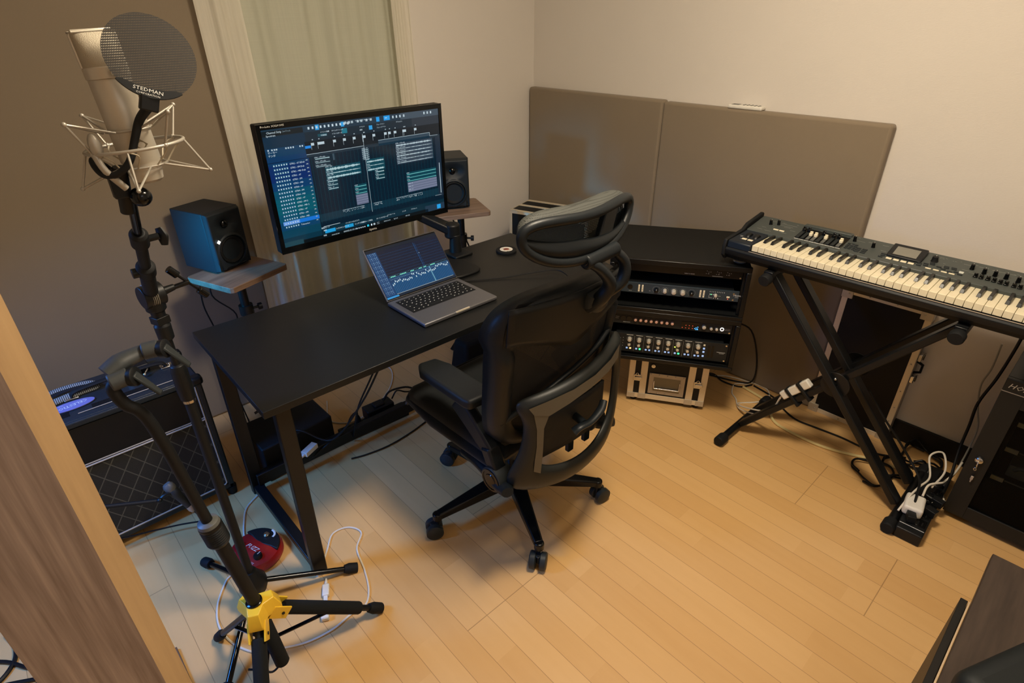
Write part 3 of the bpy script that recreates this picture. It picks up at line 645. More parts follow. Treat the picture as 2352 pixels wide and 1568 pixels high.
kb = TJ+bd*.13; MB().cyl(kb+Vector((-.012, 0, 0)), kb+Vector((-.026, 0, .0)), .010, n=16).build('thumb_screw', BLK, MS, world=True, bevel=.001)

# microphone axes: mz along the body, mx across its face
MB0 = Vector((.199, 1.075, 1.388)); MTOP = Vector((.189, 1.085, 1.578)); mzv = (MTOP-MB0).normalized()
mxv = Vector((1, .12, 0)); mxv = (mxv-mzv*mxv.dot(mzv)).normalized(); myv = mzv.cross(mxv)
FR = Matrix((( mxv.x, myv.x, mzv.x, MB0.x), (mxv.y, myv.y, mzv.y, MB0.y), (mxv.z, myv.z, mzv.z, MB0.z), (0, 0, 0, 1)))
MIC = thing('studio_microphone', 'large silver side-address studio microphone with a wedge mesh head', 'microphone', MB0)
rB = .028; Lh = (MTOP-MB0).length
MB(FR).lathe([(.0, 0), (.026, .0), (.0265, .006), (.0265, .010), (rB, .012), (rB, .128), (rB-.0005, .129)], n=44).build('body', NICKEL, MIC, world=True)
MB(FR).lathe([(rB, .129), (rB+.0015, .130), (rB+.0015, .144), (rB+.0003, .1455)], n=44).box(-.0045, .0045, -rB-.003, -rB, .133, .141).build('collar', NICKEL, MIC, world=True)
def head(u, v):
    a = 2*pi*u; k = .14; z = .1455+v*(Lh-.1455)
    fy = 1-v*.62; x = (rB)*cos(a)*(1+.04*v); y = (rB)*sin(a)*fy
    sq = 1-.0*v
    return (math.copysign(abs(cos(a))**(1-.5*v), cos(a))*rB*1.02*sq, math.copysign(abs(sin(a))**(1-.5*v), sin(a))*rB*fy, z)
MB(FR).grid(head, 44, 14, cu=True).add([head(i/44, 1) for i in range(44)], [tuple(range(44))]).build('grille', GRILLE, MIC, world=True)
b = MB(FR); b.tube([(-rB*1.03, 0, .145), (-rB*1.045, 0, Lh-.004), (-rB*.9, 0, Lh+.0012), (rB*.9, 0, Lh+.0012), (rB*1.045, 0, Lh-.004), (rB*1.03, 0, .145)], .0022, 8, 1)
b.tube([(-rB*1.0, -rB*.37, Lh), (rB*1.0, -rB*.37, Lh), (rB*1.0, rB*.37, Lh), (-rB*1.0, rB*.37, Lh)], .0016, 8, 1, closed=True); b.build('head_frame', NICKEL, MIC, world=True)
b = MB(FR); q = .0095; b.add([(-q, -rB*.975, .036), (0, -rB*1.02, .036-q*.9), (q, -rB*.975, .036), (0, -rB*1.02, .036+q*.9)], [(0, 1, 2, 3)]); b.build('badge', plain('dull_bronze_badge', (120, 108, 84), .4, .8), MIC, world=True)
MB(FR).lathe([(.0, -.022), (.017, -.022), (.022, -.018), (.0245, -.006), (.0245, 0), (0, 0)], n=36).build('base_cap', NICKEL, MIC, world=True)
# spider shock mount: two rings joined by bent wires, hung in elastic
SM = thing('shock_mount', 'silver wire spider shock mount cradling the large microphone', 'shock mount', MB0)
Rr = .068
b = MB(FR); n = 4
pr = lambda a, r_, z: Vector((r_*cos(rad(a)), r_*sin(rad(a)), z))
ring = [pr(a, Rr, .034) for a in range(0, 360, 20)]; b.tube(ring, .0026, 10, 3, closed=True); b.build('outer_ring', NICKM, SM, world=True)
b = MB(FR); b.tube([pr(a, .035, .004) for a in range(0, 360, 24)], .0019, 8, 3, closed=True).tube([pr(a, .031, .058) for a in range(0, 360, 24)], .0019, 8, 3, closed=True); b.build('inner_rings', NICKM, SM, world=True)
for k in range(4):
    a = 20+90*k
    b = MB(FR); b.tube([pr(a-3, Rr, .034), pr(a, .092, .080)], .0017, 8, 1).tube([pr(a, .092, .080), pr(a+22, .036, .058)], .0017, 8, 1).tube([pr(a, .092, .080), pr(a-22, .036, .058)], .0017, 8, 1)
    b.ball(pr(a, .092, .080), .0036, 10).ball(pr(a-3, Rr, .034), .0042, 10).build('upper_arm', NICKM, SM, world=True)
    a = 62+90*k
    b = MB(FR); b.tube([pr(a, Rr, .034), pr(a, .092, -.018)], .0017, 8, 1).tube([pr(a, .092, -.018), pr(a+26, .036, .004)], .0017, 8, 1).tube([pr(a, .092, -.018), pr(a-26, .036, .004)], .0017, 8, 1)
    b.ball(pr(a, .092, -.018), .0034, 10).build('lower_arm', NICKM, SM, world=True)
b = MB(FR)
for k in range(8):
    a = 15+45*k; b.tube([pr(a, .035, .004), pr(a+12, .054, .024), pr(a, Rr, .034)], .0012, 6, 4)
b.build('elastic_cords', plain('cream_elastic', (190, 180, 158), .8), SM, world=True)
b = MB(FR); b.tube([pr(200, Rr, .034), pr(205, .066, .01), pr(212, .050, -.02)], .005, 10, 4).ball(pr(203, .064, .045), .011, sc=(.8, .8, 1.7)); b.build('swivel_bracket', NICKM, SM, world=True)
b = MB().cyl(BT+Vector((-.01, 0, -.02)), BT+Vector((-.004, -.02, .055)), .0105).cb(BT+Vector((-.012, -.012, .03)), (.022, .018, .045)); b.build('thread_adapter', BLK, SM, world=True, bevel=.002)
tag(MB().ball(BT+Vector((.010, -.030, .008)), .0160, 24, sc=(1, 1, .95)).tube([BT+Vector((.0, -.004, .002)), BT+Vector((.006, -.02, .006))], .0075, 10, 1).build('ball_clamp', BLKG, bevel=0), 'glossy black ball knob of the pop filter clamp below the microphone', 'clamp')
# pop filter
PF = Vector((.2405, 1.02, 1.546)); tocam = (Vector((0.02, 0, 1.62))-PF).normalized()
pn = Vector((-.02, -.93, .36)).normalized(); pxv = Vector((1, 0, 0)); pxv = (pxv-pn*pxv.dot(pn)).normalized(); pyv = pn.cross(pxv)
PFM = Matrix(((pxv.x, pyv.x, pn.x, PF.x), (pxv.y, pyv.y, pn.y, PF.y), (pxv.z, pyv.z, pn.z, PF.z), (0, 0, 0, 1)))
PO = thing('pop_filter', 'round black metal pop filter on a bent gooseneck in front of the microphone', 'pop filter', PF)
PR = .0585
d = MB().lathe([(.0003, 0), (PR, 0)], n=64, cap=False).build('disc', POPM, PO, smooth=180); d.rotation_euler = PFM.to_euler()
b = MB(PFM); A0, A1 = rad(206), rad(292); N = 18; v = []
for i in range(N+1):
    a = A0+(A1-A0)*i/N; w_ = .011*sin(pi*i/N)**.5+.001
    for rr, zz in ((PR+.0015, -.002), (PR-w_, -.002), (PR+.0015, .002), (PR-w_, .002)): v.append((rr*cos(a), rr*sin(a), zz))
f = []
for i in range(N):
    o_ = i*4; f += [(o_, o_+1, o_+5, o_+4), (o_+2, o_+6, o_+7, o_+3), (o_, o_+4, o_+6, o_+2), (o_+1, o_+3, o_+7, o_+5)]
b.add(v, f+[(0, 2, 3, 1), (N*4, N*4+1, N*4+3, N*4+2)])
am = rad(247); b.text('STEDMAN', .0072, ((PR-.0062)*cos(am), (PR-.0062)*sin(am), .0026), (cos(rad(-23)), sin(rad(-23)), 0), (-sin(rad(-23)), cos(rad(-23)), 0), 1, 'CENTER', sx=1.15)
b.text('CORPORATION', .0036, ((PR-.0016)*cos(am), (PR-.0016)*sin(am), .0026), (cos(rad(-23)), sin(rad(-23)), 0), (-sin(rad(-23)), cos(rad(-23)), 0), 1, 'CENTER', sx=1.15)
b.build('rim_bracket', [BLK, LINE], PO, world=True)
pm = PFM @ Vector((PR*cos(am), PR*sin(am), -.002)); b = MB().cb(pm+Vector((0, .002, -.008)), (.024, .012, .022), rot=RM('Y', 20)); b.build('socket', BLK, PO, bevel=.002, world=True)
gp = [pm+Vector((-.001, .003, -.012)), Vector((.205, 1.035, 1.462)), Vector((.192, 1.035, 1.438)), Vector((.175, 1.03, 1.408)), Vector((.156, 1.035, 1.392)), Vector((.140, 1.045, 1.391)), Vector((.134, 1.06, 1.402)), Vector((.138, 1.08, 1.408)), Vector((.158, 1.10, 1.385)), BT+Vector((0, 0, .012))]
b = MB().tube(gp, [.0066, .0062, .0056, .0052, .0050, .0050, .0050, .0050, .0050, .0050], 12, 6); b.build('gooseneck', BLKM, PO, world=True)

# ================================================================ instrument stand with yellow hub
HS = thing('guitar_stand', 'black instrument stand with a yellow hub and foam covered legs', 'guitar stand', (.152, 1.15, 0))
HB = Vector((.152, 1.15, .275)); HT = Vector((.075, 1.155, 1.008)); hd = (HT-HB).normalized()
ft = [(.451, 1.113, .02), (.063, 1.351, .02), (.02, .90, .02)]
b = MB()
pts = []
for i, p in enumerate(ft):
    a = math.atan2(p[1]-HB.y, p[0]-HB.x)
    for da, r_ in ((-.95, .028), (-.30, .052), (.30, .052), (.95, .028)): pts.append((a+da, r_))
pts.sort(); poly = [(r_*cos(a), r_*sin(a)) for a, r_ in pts]
T_ = Matrix.Translation(HB); b = MB(T_); n_ = len(poly)
v = [(x*.86, y*.86, .020) for x, y in poly]+[(x*1.12, y*1.12, -.012) for x, y in poly]+[(x*1.12, y*1.12, -.026) for x, y in poly]
b.add(v, [tuple(range(n_)), tuple(range(3*n_-1, 2*n_-1, -1))]+[(i+k*n_, i+(k+1)*n_, (i+1) % n_+(k+1)*n_, (i+1) % n_+k*n_) for k in (0, 1) for i in range(n_)])
b.build('hub', YEL, HS, world=True, bevel=.003, seg=2)
for p in ft[:1]+ft[2:]:
    a = (Vector(p)-HB).normalized(); side = a.cross(Vector((0, 0, 1))).normalized()
    for s_ in (-1, 1):
        MB().beam(HB+a*.035+side*s_*.021, HB+a*.085+side*s_*.019, .005, .036).build('hub_cheek', YEL, HS, world=True, bevel=.001)
        MB().cyl(HB+a*.068+side*s_*.020, HB+a*.068+side*s_*.0245, .004, n=10).build('hub_bolt', BLK, HS, world=True)
for i, p in enumerate(ft):
    tp = Vector(p); a = (tp-HB).normalized(); L_ = (tp-HB).length
    lg = MB().cyl(HB+a*.04, tp-a*.005, .009, n=14).build('leg', BLK, HS, world=True)
    if i != 1: MB().tube([HB+a*.075, HB+a*.08, tp-a*.075, tp-a*.07], [.015, .0185, .0185, .017], 18, 1).build('foam_sleeve', FOAM, lg, world=True)
    rubber_tip(MB(), tp-a*.035, tp+a*.012, .0175 if i != 1 else .015).build('rubber_foot', RUB, HS, world=True)
# short foam covered rest bars with retaining hooks
for e, hk in (((.157, 1.085, .10), (.115, 1.06, .115)), ((.235, 1.005, .06), None)):
    if hk is None: continue
    e = Vector(e); a = (e-HB).normalized()
    MB().tube([HB+a*.04, HB+a*.045, e-a*.006, e], [.015, .0185, .0185, .014], 18, 1).build('foam_rest', FOAM, HS, world=True)
    MB().tube([e+Vector((-.004, .006, -.004)), e+Vector((-.03, .004, -.008)), e+Vector((-.05, .02, .004)), e+Vector((-.075, .04, .01))], .0028, 8, 6).build('retaining_strap', RUB, HS, world=True)
c0 = Vector((.152, 1.15, .135))
for p in ft:
    q_ = HB.lerp(Vector(p), .62); MB().beam(c0, q_, .010, .004, (0, 0, 1)).build('brace', BLKG, HS, world=True)
MB().cyl(c0, HB, .009, n=12).build('centre_tube', BLK, HS, world=True)
MB().tube([HB+Vector((0, 0, .015)), HB+hd*.30], .0160, 22, 1).build('lower_shaft', BLKM, HS, world=True)
b = MB().lathe([(.017, .018), (.0205, .019), (.0205, .024), (.0175, .026)], HB, hd); b.build('shaft_ring', BLKG, HS, world=True)
cq = HB+hd*.26
b = MB()
pf = [(.0, 0), (.023, 0), (.025, .004)]
for i in range(8): pf += [(.0262, .008+.006*i), (.0240, .011+.006*i)]
pf += [(.026, .058), (.0245, .064)]
b.lathe(pf, cq, hd, 30); b.build('height_collar', BLK, HS, world=True)
MB().lathe([(.0245, .064), (.0225, .072), (.0150, .076), (0, .076)], cq, hd, 30, cap=False).build('collar_cap', GREYP, HS, world=True)
ys_ = Vector((1, .05, 0.02)).normalized()
yl = HT+ys_*-.012
MB().tube([HB+hd*.32, HB+hd*.62, yl+Vector((-.004, 0, -.05)), yl+Vector((-.012, 0, -.012)), yl], .0118, 20, 6).build('upper_shaft', BLKM, HS, world=True)
# yoke: plate with two swinging arms and their levers
YKM = plain('grey_black_rubber_yoke', (58, 62, 64), 0.5, bump=.2, ns=300)
b = MB(); b.tube([yl+Vector((-.014, .0, .0)), yl+Vector((.02, .0, .004))], .017, 18, 1); b.build('yoke_end', YKM, HS, world=True, bevel=.003)
b = MB(); b.tube([yl+ys_*.055+Vector((0, .02, .030)), yl+ys_*.084+Vector((0, .012, .030))], .0165, 18, 1); b.build('yoke_end', YKM, HS, world=True, bevel=.003)
b = MB(); b.tube([yl+Vector((-.012, .020, .012)), yl+Vector((.015, .026, .022)), yl+Vector((.045, .03, .026)), yl+ys_*.07+Vector((0, .025, .030))], [.020, .022, .019, .014], 14, 5, flat=.75); b.build('yoke_bridge', YKM, HS, world=True)
for q_ in (yl+Vector((.024, -.006, .002)), yl+ys_*.088+Vector((0, .006, .028))):
    b = MB(); b.lathe([(.0175, -.006), (.0185, 0), (.0185, .006), (.015, .008), (0, .008)], q_, (.75, -.62, .15), 26); b.build('pivot', BLK, HS, world=True)
    f0 = q_+Vector((.006, -.006, .002)); b = MB().beam(f0+Vector((-.004, 0, .006)), f0+Vector((.026, -.012, -.046)), .018, .006, (.75, -.62, .15), w1=.013); b.build('locking_lever', DKG, HS, world=True, bevel=.003)
# second upright behind: a tall tube reaching down to the round base of the microphone stand
# ================================================================ guitar amplifier
AM = thing('guitar_amplifier', 'black guitar amplifier combo with a diamond cloth grille and white piping', 'amplifier', (-.03, 1.93, 0))
ax0, ax1, ay0, ay1, az0, az1 = -.385, .325, 1.935, 2.195, .035, .53
b = MB(); b.box(ax0, ax1, ay0+.012, ay1, az0, az1); b.box(ax0, ax0+.022, ay0, ay0+.012, az0, az1).box(ax1-.022, ax1, ay0, ay0+.012, az0, az1).box(ax0, ax1, ay0, ay0+.012, az0, az0+.022).box(ax0, ax1, ay0, ay0+.012, az1-.022, az1)
b.build('cabinet', TOLEX, AM, world=True, bevel=.008, seg=3)
DG, tt = base_mat('black_diamond_grille_cloth', .85)
tc = tt.new('ShaderNodeTexCoord'); sp = tt.new('ShaderNodeSeparateXYZ'); tt.link(tc.outputs['Object'], sp.inputs[0])
ua = tt.m('ADD', tt.m('MULTIPLY', sp.outputs[0], 17.0), tt.m('MULTIPLY', sp.outputs[2], 12.0)); ub = tt.m('SUBTRACT', tt.m('MULTIPLY', sp.outputs[0], 17.0), tt.m('MULTIPLY', sp.outputs[2], 12.0))
la = tt.m('LESS_THAN', tt.m('ABSOLUTE', tt.m('SUBTRACT', tt.m('FRACT', tt.m('ADD', ua, 50.0)), .5)), .035); lb = tt.m('LESS_THAN', tt.m('ABSOLUTE', tt.m('SUBTRACT', tt.m('FRACT', tt.m('ADD', ub, 50.0)), .5)), .035)
nz = tt.noise(tt.coord(), 700, 2); tt.link(tt.mix(tt.m('MAXIMUM', la, lb), tt.mix(nz, (0.008, .008, .009, 1), (.03, .03, .03, 1)), lin((84, 84, 80))), tt.b.inputs['Base Color']); tt.bump(nz, .5, .001)
MB().box(ax0+.022, ax1-.022, ay0+.006, ay0+.014, az0+.022, .362).build('grille_cloth', DG, AM, world=True)
PIP = plain('white_piping', (176, 168, 156), .5)
b = MB(); zt = .362
b.tube([(ax1-.024, ay0+.003, az1-.03), (ax1-.024, ay0+.003, az0+.03), (ax1-.030, ay0+.003, az0+.024), (ax0+.03, ay0+.003, az0+.024)], .0028, 8, 1)
b.tube([(ax0+.024, ay0+.003, zt), (ax1-.026, ay0+.003, zt)], .0028, 8, 1).tube([(ax0+.024, ay0+.005, zt+.007), (ax1-.026, ay0+.005, zt+.007)], .0022, 8, 1)
b.build('piping', PIP, AM, world=True)
MB().box(ax0+.022, ax1-.024, ay0+.004, ay0+.013, zt+.012, az1-.024).build('upper_panel', plain('black_vinyl_panel', (18, 18, 19), .5, bump=.3, ns=300), AM, world=True)
for vx in (-.20, .02): 
    b = MB()
    for k in range(5): b.box(vx, vx+.16, ay0+.045+.006*k, ay0+.048+.006*k, az1, az1+.0008)
    b.build('vent', BLKG, AM, world=True)
hb = MB(); hb.tube([(-.02, 2.09, az1+.004), (.0, 2.09, az1+.022), (.12, 2.09, az1+.026), (.24, 2.09, az1+.022), (.262, 2.09, az1+.004)], .011, 12, 5, flat=.5); hb.build('handle', RUB, AM, world=True)
for hx in (-.02, .262): MB().box(hx-.02, hx+.02, 2.075, 2.105, az1, az1+.006).ball((hx-.01, 2.09, az1+.007), .004).ball((hx+.01, 2.09, az1+.007), .004).build('handle_bracket', CHROME, AM, world=True, bevel=.002)
MB().tube([(-.02, 1.975, az1+.002), (.29, 1.975, az1+.002)], .0015, 6, 1).build('lid_seam', ALUD, AM, world=True)
for cx_ in (ax0+.012, ax1-.012):
    for cy_ in (ay0+.016, ay1-.012):
        MB().box(cx_-.020, cx_+.020, cy_-.020, cy_+.020, az1-.028, az1+.003).build('corner_cap', BLK, AM, world=True, bevel=.010, seg=3)
        MB().cyl((cx_, cy_, 0), (cx_, cy_, az0), .016, .019, 16).build('foot', RUB, AM, world=True)
# things lying on the amplifier
bg = MB(Matrix.Translation((-.028, 2.035, az1+.0015)) @ Matrix.Rotation(rad(7), 4, 'Z'))
bg.lathe([(.0, 0), (.062, 0), (.064, .0015), (.064, .003), (.0, .003)], n=40, cap=False)
bg.v = [Vector((p.x, 2.035+(p.y-2.035)*.42, p.z)) for p in bg.v]
bg.text('CELESTION', .021, (.045, .0075, .0033), (-1, 0, 0), (0, -1, 0), 1, 'LEFT', sx=.88); bg.text('U.K.', .008, (-.018, .0215, .0033), (-1, 0, 0), (0, -1, 0), 1)
tag(bg.build('oval_badge', [plain('violet_badge', (120, 118, 176), .4), LINE]), 'oval violet name badge lying on the amplifier top', 'badge')
STRAP, tt = base_mat('striped_webbing', .8)
tc = tt.coord(scale=(170, 60, 1)); wv = tt.new('ShaderNodeTexWave'); tt.link(tc, wv.inputs[0]); wv.inputs['Scale'].default_value = .35
tt.link(tt.mix(wv.outputs[0], (.008, .009, .01, 1), lin((150, 156, 158))), tt.b.inputs['Base Color'])
b = MB(); b.tube([(-.12, 2.10, az1+.022), (-.06, 2.125, az1+.024), (0, 2.13, az1+.022), (.045, 2.125, az1+.016), (.052, 2.10, az1+.010), (0, 2.095, az1+.010), (-.10, 2.075, az1+.010)], .011, 10, 8, flat=.45)
tag(b.build('instrument_strap', STRAP), 'striped woven strap looped on top of the amplifier', 'strap')
pdl = thing('cable_adapter', 'small black adapter with silver plugs on the amplifier behind the guitar stand yoke', 'adapter', (.17, 2.13, az1))
MB().box(-.045, .045, -.03, .03, .001, .03).build('case', BLK, pdl, bevel=.004)
for k in (-1, 1): MB().tube([(.03*k, -.03, .015), (.035*k, -.05, .02), (.02*k, -.065, .012)], .003, 8, 4).ball((.02*k, -.068, .012), .006).build('plug', CHROME, pdl)
# small microphone clamped in front of the grille
SMC = thing('instrument_microphone', 'small grey instrument microphone aimed at the amplifier grille', 'microphone', (.13, 1.80, 0))
m0, m1 = Vector((.112, 1.82, .262)), Vector((.150, 1.78, .155))
b = MB(); d = (m1-m0).normalized(); b.lathe([(0, 0), (.012, .002), (.017, .010), (.0175, .022), (.015, .030)], m0, d, 24); b.build('mesh_head', GREYP, SMC, world=True)
MB().lathe([(.015, .030), (.0165, .033), (.0165, .050), (.0135, .06), (.011, .095), (.010, .11), (0, .11)], m0, d, 24, cap=False).build('body', DKG, SMC, world=True)
MB().lathe([(.011, .11), (.011, .125), (.007, .135), (0, .135)], m0, d, 18, cap=False).build('connector', ALUD, SMC, world=True)
MB().cyl((-.15, 1.85, .30), (.075, 1.80, .225), .007, n=12).build('boom_arm', BLKM, SMC, world=True)
MB().cyl((-.15, 1.85, .30), (-.25, 1.85, .02), .009, n=12).lathe([(.07, 0), (.07, .012), (.012, .022)], (-.25, 1.85, 0)).build('short_stand', BLKM, SMC, world=True)
MB().tube([(.075, 1.80, .225), (.10, 1.80, .235), (.125, 1.80, .225)], .006, 8, 3).ball((.078, 1.795, .228), .009).build('clip', BLK, SMC, world=True)
me_ = m0+d*.135
cable('microphone_cable', [tuple(me_), (.172, 1.77, .09), (.165, 1.82, .05), (.11, 1.87, .035), (.03, 1.90, .04), (-.06, 1.915, .06), (-.12, 1.92, .10)], .003, BLKC, 'black microphone cable curling on the floor in front of the amplifier')

# ================================================================ fuzz pedal and floor cables
FP = thing('effects_pedal', 'round red effects pedal on the floor beside the desk leg', 'effects pedal', (.262, 1.585, 0), rad(-72))
R0 = .088
MB().lathe([(.0, .004), (R0-.006, .004), (R0, .008), (R0, .022), (R0-.008, .034), (R0-.03, .041), (.0, .046)], n=56, cap=False).build('body', RED, FP)
MB().lathe([(.0, 0), (R0-.012, 0), (R0-.012, .006)], n=40, cap=False).build('base_plate', RUB, FP)
b = MB(); v = []
for i in range(20):
    a = rad(22)+rad(136)*i/19; v.append((R0*.93*cos(a), R0*.93*sin(a)))
b.prism(v+[(-.045, .028), (-.012, .020), (.012, .020), (.045, .028)][0:4], .010, z0=.034); b.build('foot_pad', plain('black_ribbed_pad', (24, 22, 22), .55), FP, bevel=.003)
MB().cyl((0, .052, .044), (0, .052, .052), .010).cyl((0, .052, .052), (0, .052, .056), .007).build('footswitch', CHROME, FP, bevel=.001)
b = MB(); b.tube([(.022, .058, .0445), (.020, .068, .0445), (.010, .076, .0445), (-.004, .079, .0445)], .0035, 6, 5, flat=.3); b.build('pad_stripe', LINE, FP)
for kx in (-.045, .045): MB().lathe([(.014, .036), (.014, .050), (.011, .054), (0, .054)], (kx, -.022, 0), n=20, cap=False).box(kx-.001, kx+.001, -.022, -.010, .054, .0548, 1).build('knob', [BLK, LINE], FP)
for (w_, sz, x, y, z, sh) in (('FUZZ', .021, 0, -.014, .0462, .3), ('VOLUME', .008, -.045, -.052, .0405, 0), ('FUZZ', .008, .045, -.052, .0405, 0), ('IN', .009, -.012, -.070, .039, 0)):
    MB().text(w_, sz, (x, y, z), (1, 0, 0), (0, 1, 0), 0, 'CENTER', shear=sh).build('lettering', LINE, FP)
WC = .0032
cable('cable', zs([(.392, 1.90), (.387, 1.871), (.319, 1.826), (.283, 1.758), (.262, 1.70), (.262, 1.674)], WC), WC, WHTC, 'white cable running from the back desk foot to the red pedal')
cable('cable', zs([(.42, 1.345), (.404, 1.385), (.449, 1.441), (.495, 1.49), (.549, 1.479), (.571, 1.426), (.523, 1.371), (.497, 1.274), (.468, 1.199), (.432, 1.160), (.382, 1.162), (.319, 1.155), (.243, 1.17), (.175, 1.206), (.133, 1.227), (.088, 1.306), (.074, 1.394), (.095, 1.474), (.144, 1.545), (.17, 1.56)], WC), WC, WHTC, 'white cable making a wide loop around the two stands on the floor', k=8)
UA = thing('usb_adapter', 'white cable adapter lying under the yellow stand leg', 'adapter', (.352, 1.262, 0), rad(-118))
MB().box(-.052, -.008, -.011, .011, .001, .016).build('plug_body', WHT, UA, bevel=.004, seg=3)
MB().box(.026, .076, -.012, .012, .001, .019).build('socket_body', WHT, UA, bevel=.004, seg=3)
MB().box(.0755, .0768, -.0085, .0085, .005, .015).build('port', ALU, UA)
MB().tube([(-.052, 0, .009), (-.075, 0, .009)], [.006, .003], 10, 1).box(-.008, .026, -.006, .006, .003, .012).build('strain_relief', WHT, UA)

# ================================================================ office chair
CH = thing('office_chair', 'black high-back mesh office chair with a headrest and five casters', 'office chair', (1.082, 1.185, 0))
BCX, BCY = 1.082, 1.185
CHM = plain('black_glossy_nylon', (17, 18, 18), .26, bump=.05)
CHP = plain('satin_black_nylon', (28, 33, 36), .42, bump=.15, ns=400)
MB().lathe([(.0, .085), (.040, .085), (.044, .10), (.038, .125), (.030, .135), (.030, .16), (.0, .16)], (BCX, BCY, 0), n=30, cap=False).build('hub', CHM, CH, world=True)
MB().cyl((BCX, BCY, .15), (BCX, BCY, .30), .026).cyl((BCX, BCY, .30), (BCX, BCY, .40), .015).build('gas_column', CHM, CH, world=True)
WHL = plain('grey_black_caster', (54, 58, 58), .45, bump=.1)
CANG = [243, 314, 30, 99, 171]
for i, a in enumerate(CANG):
    c_, s_ = cos(rad(a)), sin(rad(a)); P0 = Vector((BCX+.02*c_, BCY+.02*s_, .112)); P1 = Vector((BCX+.315*c_, BCY+.315*s_, .088))
    b = MB(); b.beam(P0, P1, .062, .050, w1=.030, h1=.026); b.cyl(P1+Vector((0, 0, -.018)), P1+Vector((0, 0, .013)), .017, n=18); b.build('base_arm', CHM, CH, world=True, bevel=.006, seg=3)
    wa = rad([215, 350, 60, 120, 150][i]); wd = Vector((cos(wa), sin(wa), 0)); sd = Vector((-sin(wa), cos(wa), 0)); wc = P1+wd*.014; wc.z = .0302
    cs = MB().cb(wc+Vector((0, 0, .012)), (.022, .022, .03)).cyl((P1.x, P1.y, .03), (P1.x, P1.y, .072), .006, n=10).build('caster', CHP, CH, world=True, bevel=.003)
    for q_ in (-1, 1): MB().lathe([(.0, -.011), (.026, -.011), (.0300, -.008), (.0300, .008), (.026, .011), (0, .011)], wc+sd*.0175*q_, sd, 28, cap=False).build('wheel', WHL, cs, world=True)
# seat
def seat(u, v):
    x = -.245+.49*u; y = -.20+.50*v
    ex = abs(x)/.245; ey = max(0, (v-.7)/.3); rr = (1-.35*ex**6)*(1)
    xx = x*(1-.10*ey**2)*(1-.04*(1-v))*.98+.012
    z = .485-.028*ex**2*0+.018*ex**3-.028*ey**2-.045*ex**14-.04*(abs(v-.5)*2)**16
    return (BCX-.03+xx, BCY+y, z)
b = MB(); b.grid(seat, 33, 33); b.build('seat', SEATF, CH, world=True, solid=.012, smooth=80)
b = MB(); b.prism([(BCX-.03+x, BCY+y) for x, y in ((-.235, -.19), (.235, -.19), (.245, .10), (.225, .27), (.17, .31), (-.17, .31), (-.225, .27), (-.245, .10))], .032, z0=.422)
b.build('seat_cushion', SEATF, CH, world=True, bevel=.014, seg=3)
b = MB(); b.prism([(BCX-.03+x, BCY+y) for x, y in ((-.20, -.17), (.20, -.17), (.215, .10), (.19, .25), (-.19, .25), (-.215, .10))], .03, z0=.392); b.box(BCX-.12, BCX+.06, BCY-.14, BCY+.13, .335, .395)
b.build('seat_pan', CHP, CH, world=True, bevel=.010, seg=2)
# backrest frame
def bk(x, z, off=0.0):
    t_ = (z-.47)/.53; y = .985-.085*t_+.02*(t_-.5)**2*4*.5; y += -.055*(1-((x-1.045)/.27)**2)*(.7+.3*t_)+.03
    return Vector((x, y-.01+off, z))
def bring(u):
    """closed outline of the backrest, u in 0..1"""
    a = 2*pi*u; ce, se = cos(a), sin(a); n_ = 4.2
    x = math.copysign(abs(ce)**(2/n_), ce); z = math.copysign(abs(se)**(2/n_), se)
    hwid = .252-.030*(1-z)/2
    return x*hwid, .735+z*.262
N = 72; b = MB(); v = []
for i in range(N):
    x, z = bring(i/N); ox, oz = x, z-.735; n_ = math.hypot(ox/.25, oz/.26)
    wt = .052+(.052 if oz > .12 else 0)*min(1, max(0, (oz-.12)/.10)); kx, kz = 1-.056/.25, 1-wt/.262
    for t_, dy in ((0, .046), (.04, .012), (.18, -.006), (.5, -.010), (.85, -.004), (1, .012)):
        xx = ox*(1+(kx-1)*t_); zz = oz*(1+(kz-1)*t_); v.append(bk(1.045+xx, .735+zz, dy+(.030*(abs(xx)/.25)**5 if oz > .12 else 0)))
f = []
for i in range(N):
    j = (i+1) % N
    for q_ in range(5): f.append((i*6+q_, j*6+q_, j*6+q_+1, i*6+q_+1))
b.add(v, f); b.build('backrest_frame', CHP, CH, world=True, solid=.008, smooth=70)
b = MB()
def bnet(u, v):
    zz = .485+.50*v; hw_ = (.232-.028*(1-(zz-.735)/.262)/2)*min(1, (1-abs((zz-.735)/.275)**5)**.2)
    return bk(1.045+(u*2-1)*hw_, zz, .004)
b.grid(bnet, 24, 30); b.build('backrest_net', NETB, CH, world=True, smooth=180)
# frame bars behind the net
b = MB(); b.tube([bk(.835, .60, -.004), bk(.93, .655, -.012), bk(1.045, .70, -.014), bk(1.17, .735, -.012), bk(1.262, .765, -.004)], .009, 10, 5); b.build('cross_rib', CHP, CH, world=True)
b = MB(); b.grid(lambda u, v: bk(1.045+(u*2-1)*.225, .875+.105*v-(.07*(1-abs(u*2-1))**1.4*(1-v)), -.010), 20, 8); b.build('upper_shell', CHP, CH, world=True, solid=.007, smooth=80)
